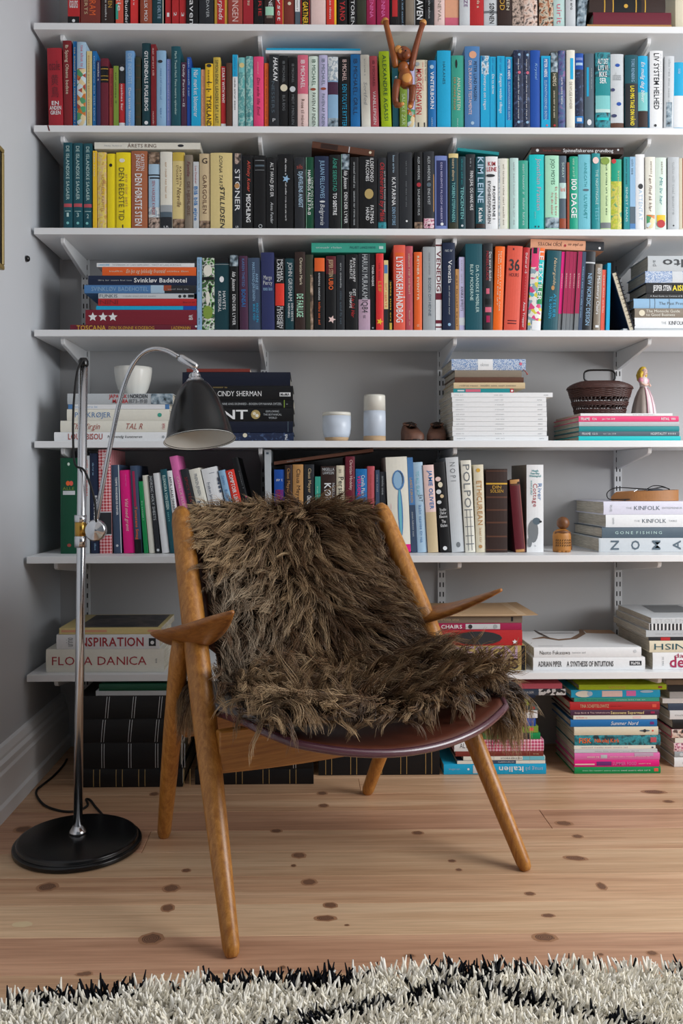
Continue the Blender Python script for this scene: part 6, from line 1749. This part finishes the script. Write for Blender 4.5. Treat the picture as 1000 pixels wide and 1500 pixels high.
# ------------------------------------------------------------------ leather strap with cable on the large books
def strap():
    Y = 2.655; c = P(946, 736, Y); root = empty('leather_strap', (c.x, Y, zstrap + 0.0005)); tag(root, 'tan leather band curled into a loop with black cable on white book', 'strap')
    le = mat('tan_leather', 'a5703f', 0.5, var=0.12, scale=40, bump=0.15); gy = mat('grey_plastic', '4a4d54', 0.35)
    pts = [(-0.112, -0.006), (-0.095, -0.016), (-0.05, -0.040), (0.0, -0.050), (0.05, -0.046), (0.085, -0.030), (0.094, -0.008), (0.085, 0.016), (0.04, 0.030), (-0.01, 0.034), (-0.06, 0.026), (-0.092, 0.006), (-0.085, -0.008)]
    pl = smoothpath([(x, y, 0) for x, y in pts], 6); bm = bmesh.new(); rings = []
    for i, p in enumerate(pl):
        t = (pl[min(i + 1, len(pl) - 1)] - pl[max(i - 1, 0)]).normalized(); s_ = Vector((-t.y, t.x, 0)); q = i / (len(pl) - 1)
        h = 0.024 + 0.010 * math.sin(math.pi * q); h = h if i > 4 else 0.012 + 0.003 * i
        rings.append([bm.verts.new(p - s_ * 0.0018 + Vector((0, 0, 0))), bm.verts.new(p + s_ * 0.0018), bm.verts.new(p + s_ * 0.0018 + Vector((0, 0, h))), bm.verts.new(p - s_ * 0.0018 + Vector((0, 0, h)))])
    for i in range(len(rings) - 1):
        for k in range(4): bm.faces.new((rings[i][k], rings[i][(k + 1) % 4], rings[i + 1][(k + 1) % 4], rings[i + 1][k]))
    bm.faces.new(rings[0]); bm.faces.new(rings[-1]); obm('band', bm, le, root)
    tube('cable', smoothpath([(-0.06, -0.035, 0.005), (-0.10, -0.03, 0.004), (-0.122, -0.01, 0.006), (-0.118, 0.01, 0.026), (-0.085, 0.02, 0.040), (-0.03, 0.01, 0.038), (0.01, -0.01, 0.036), (0.05, 0.0, 0.042), (0.07, -0.01, 0.036)], 6), 0.0016, M['cord'], root, 6)
    tube('cable', smoothpath([(0.0, 0.01, 0.032), (0.03, 0.018, 0.046), (0.055, 0.005, 0.044), (0.068, -0.015, 0.034)], 6), 0.0014, M['cord'], root, 6)
    tube('cable', smoothpath([(-0.07, 0.0, 0.003), (-0.05, 0.0, 0.02), (-0.02, 0.01, 0.034), (0.02, 0.0, 0.030)], 6), 0.0014, M['chrome'], root, 6)
    ball('plug_case', (0.028, -0.006, 0.026), 0.030, gy, root, (1, 0.7, 0.42), 20)
    box('foot_pad', -0.08, 0.08, -0.03, 0.02, 0.0, 0.004, gy, root, 0.0015, 1)
strap()

# ------------------------------------------------------------------ ring-bound notebook leaning on the fourth shelf
def notebook():
    zt = S_Z[3]; b = P(926, 478, YS); root = empty('ring_notebook', (b.x, YS + 0.004, zt + 0.0012)); root.rotation_euler = (0, R(-17), 0)
    tag(root, 'navy ring-bound notebook leaning beside the cyan book, fourth shelf', 'notebook')
    nv = cmat('dark_navy'); T, H, W = 0.018, 0.185, 0.145; root.location.z += T / 2 * math.sin(R(17))
    box('cover', -T / 2, -T / 2 + 0.0022, -0.001, W, 0, H, nv, root); box('cover', T / 2 - 0.0022, T / 2, -0.001, W, 0, H, nv, root)
    box('pages', -T / 2 + 0.0026, T / 2 - 0.0026, 0.001, W - 0.004, 0.002, H - 0.002, M['pages'], root)
    n = 14
    for k in range(n):
        z = 0.012 + (H - 0.024) * k / (n - 1)
        tube('ring', [(T / 2 - 0.001 + 0.006 * math.cos(a), 0.003 + 0.006 * math.sin(a) - 0.003, z) for a in [2 * math.pi * j / 10 for j in range(10)]], 0.0009, M['dark'], root, 5)
notebook()

# ------------------------------------------------------------------ prints on covers that lie face up
def bymat(o, root):
    o.parent = root; o.matrix_parent_inverse = Matrix.LocRotScale(root.location, root.rotation_euler, None).inverted()
def find(word_): return [b for b in ALLBOOKS if word_ in b['label']][0]
fk = find('topmost in the stack of two white art books'); z = zfuk + 0.0002
brn = mat('print_brown', '7b5a3c', 0.4); dbr = mat('print_dark_brown', '3c2a20', 0.4)
def print_strip(name, pts, wd, m, root, z):
    V, F = [], []
    for i, p in enumerate(pts):
        a, b = Vector(pts[max(i - 1, 0)]), Vector(pts[min(i + 1, len(pts) - 1)]); t = (b - a).normalized(); s_ = Vector((-t.y, t.x)); w_ = wd[i] if hasattr(wd, '__len__') else wd
        V += [(p[0] + s_.x * w_, p[1] + s_.y * w_, z), (p[0] - s_.x * w_, p[1] - s_.y * w_, z)]
    for i in range(len(pts) - 1): F.append((2 * i, 2 * i + 1, 2 * i + 3, 2 * i + 2))
    bymat(pyd(name, V, F, m), root)
gz = lambda cx, cy: tuple(G(600 + cx / 2.5, 820 + cy / 2.5, z)[:2])
print_strip('cover_print', [gz(448, 290), gz(490, 284), gz(545, 293), gz(600, 288), gz(632, 270), gz(625, 255)], [0.004, 0.016, 0.012, 0.010, 0.010, 0.005], brn, fk, z)
print_strip('cover_print', [gz(455, 258), gz(480, 272), gz(510, 286)], [0.003, 0.006, 0.004], dbr, fk, z + 0.0002)
print_strip('cover_print', [gz(480, 268), gz(600, 268)], 0.003, dbr, fk, z + 0.0002)
print_strip('cover_print', [gz(640, 262), gz(745, 264)], [0.03, 0.035], mat('print_tan', 'b58d68', 0.4), fk, z)
print_strip('cover_lettering', [gz(470, 315), gz(560, 315)], 0.002, imat('grey'), fk, z)
tb = [b for b in ALLBOOKS if 'beside lamp pole' in b['label'] and 'topmost' in b['label']][0]
cov = [c for c in tb.children if c.name.startswith('cover')][0]; xs = [v.co for v in cov.data.vertices]; T_ = max(v.x for v in xs); H_ = max(v.z for v in xs); W_2 = max(v.y for v in xs)
pyd('cover_picture', [(T_ + 0.0004, 0.012, 0.012), (T_ + 0.0004, 0.012, H_ - 0.05), (T_ + 0.0004, W_2 - 0.01, H_ - 0.05), (T_ + 0.0004, W_2 - 0.01, 0.012)], [(0, 1, 2, 3)], art('dark_cover_photo', ['1d1c22', '34323c', '56504c', '26242a'], 14), tb)
sm = find('topmost in the stack beside two white art books'); cov = [c for c in sm.children if c.name.startswith('cover')][0]; xs = [v.co for v in cov.data.vertices]; T_ = max(v.x for v in xs); H_ = max(v.z for v in xs); W_2 = max(v.y for v in xs)
pyd('cover_picture', [(T_ + 0.0004, 0.10, 0.02), (T_ + 0.0004, 0.10, H_ - 0.05), (T_ + 0.0004, W_2 - 0.02, H_ - 0.07), (T_ + 0.0004, W_2 - 0.02, 0.02)], [(0, 1, 2, 3)], cmat('mid_grey'), sm)

kn = find('topmost in the stack on the white magazines'); rdm = imat('brick_red'); a = P(766, 541, 2.567); b = P(771, 546, 2.562)
bm = bmesh.new(); bm_tube(bm, [a + Vector((0, 0.01, 0)), a, b, b + Vector((0.003, 0, -0.006))], [0.0008, 0.0008, 0.0016, 0.0028], 6); bymat(obm('bookmark_tassel', bm, rdm, None, True), kn)
# ------------------------------------------------------------------ kraft envelope on the design books
def envelope():
    Y = 2.482; a, b = P(632, 902, Y), P(788, 902, Y); z = zenv + 0.0006; root = empty('kraft_envelope', ((a.x + b.x) / 2, Y + 0.13, z)); tag(root, 'flat kraft paper envelope on the stack of design books', 'envelope')
    kr = mat('kraft_paper', 'b99a76', 0.75, var=0.06, scale=15); kr2 = mat('kraft_paper_pale', 'c8ad8c', 0.75, var=0.06, scale=15)
    hw = (b.x - a.x) / 2; n = 12
    def sheet(name, x0, x1, y0, y1, lift, m, th=0.0014):
        V, F = [], []
        for zz in (0, th):
            for i in range(n + 1):
                x = x0 + (x1 - x0) * i / n; dz = 0.006 * max(0, (x - hw * 0.45) / hw) ** 1.5
                V += [(x, y0, lift + zz + dz), (x, y1, lift + zz + dz)]
        o_ = 2 * (n + 1)
        for i in range(n):
            p = 2 * i; F += [(p, p + 1, p + 3, p + 2), (o_ + p, o_ + p + 2, o_ + p + 3, o_ + p + 1), (p, p + 2, o_ + p + 2, o_ + p), (p + 1, o_ + p + 1, o_ + p + 3, p + 3)]
        F += [(0, o_, o_ + 1, 1), (2 * n, 2 * n + 1, o_ + 2 * n + 1, o_ + 2 * n)]
        pyd(name, V, F, m, root)
    sheet('sheet', -hw, hw, -0.13, 0.13, 0, kr); sheet('folder', -hw, hw * 0.78, -0.125, 0.12, 0.0016, kr2); sheet('flap', -hw, hw * 0.62, -0.118, 0.10, 0.0034, kr)
envelope()

# ------------------------------------------------------------------ framed picture and black peg on the side wall
def picture():
    X = WX + 0.001; y1 = 2.268; y0 = 1.86; zt, zb = P(12, 219, 2.268).z, P(12, 396, 2.268).z
    root = empty('framed_picture', (X, (y0 + y1) / 2, zb)); tag(root, 'dark framed picture with gilt edge hanging on the side wall', 'picture')
    gd = mat('gilt_frame', '8d7a48', 0.4, 0.3, var=0.15, scale=40); H = zt - zb; h = (y1 - y0) / 2
    fb = mat('black_frame', '141416', 0.4)
    for nm, a in (('frame_rail', (0, 0.020, -h, h, 0, 0.012)), ('frame_rail', (0, 0.020, -h, h, H - 0.012, H)), ('frame_rail', (0, 0.020, -h, -h + 0.012, 0.012, H - 0.012)), ('frame_rail', (0, 0.020, h - 0.012, h, 0.012, H - 0.012))):
        box(nm, *a, gd, root, 0.002, 1)
    for a in ((0.001, 0.016, -h + 0.012, h - 0.012, 0.012, 0.024), (0.001, 0.016, -h + 0.012, h - 0.012, H - 0.024, H - 0.012), (0.001, 0.016, -h + 0.012, -h + 0.022, 0.024, H - 0.024), (0.001, 0.016, h - 0.022, h - 0.012, 0.024, H - 0.024)):
        box('inner_frame', *a, fb, root)
    box('painting', 0.001, 0.010, -h + 0.022, h - 0.022, 0.024, H - 0.024, art('dark_painting', ['15171c', '2a2c30', '4a4438', '1c2620'], 12), root)
picture()
pg = P(43, 379, 2.50); pg = Vector((WX, 2.50, pg.z))
root = empty('wall_peg', pg); tag(root, 'small round black peg on the side wall near the picture', 'peg')
o = lathe('peg_head', [(0, 0.012), (0.006, 0.011), (0.009, 0.007), (0.0095, 0.003), (0.007, 0.0005), (0, 0.0005)], M['black'], root, 20); o.rotation_euler = (0, R(90), 0)
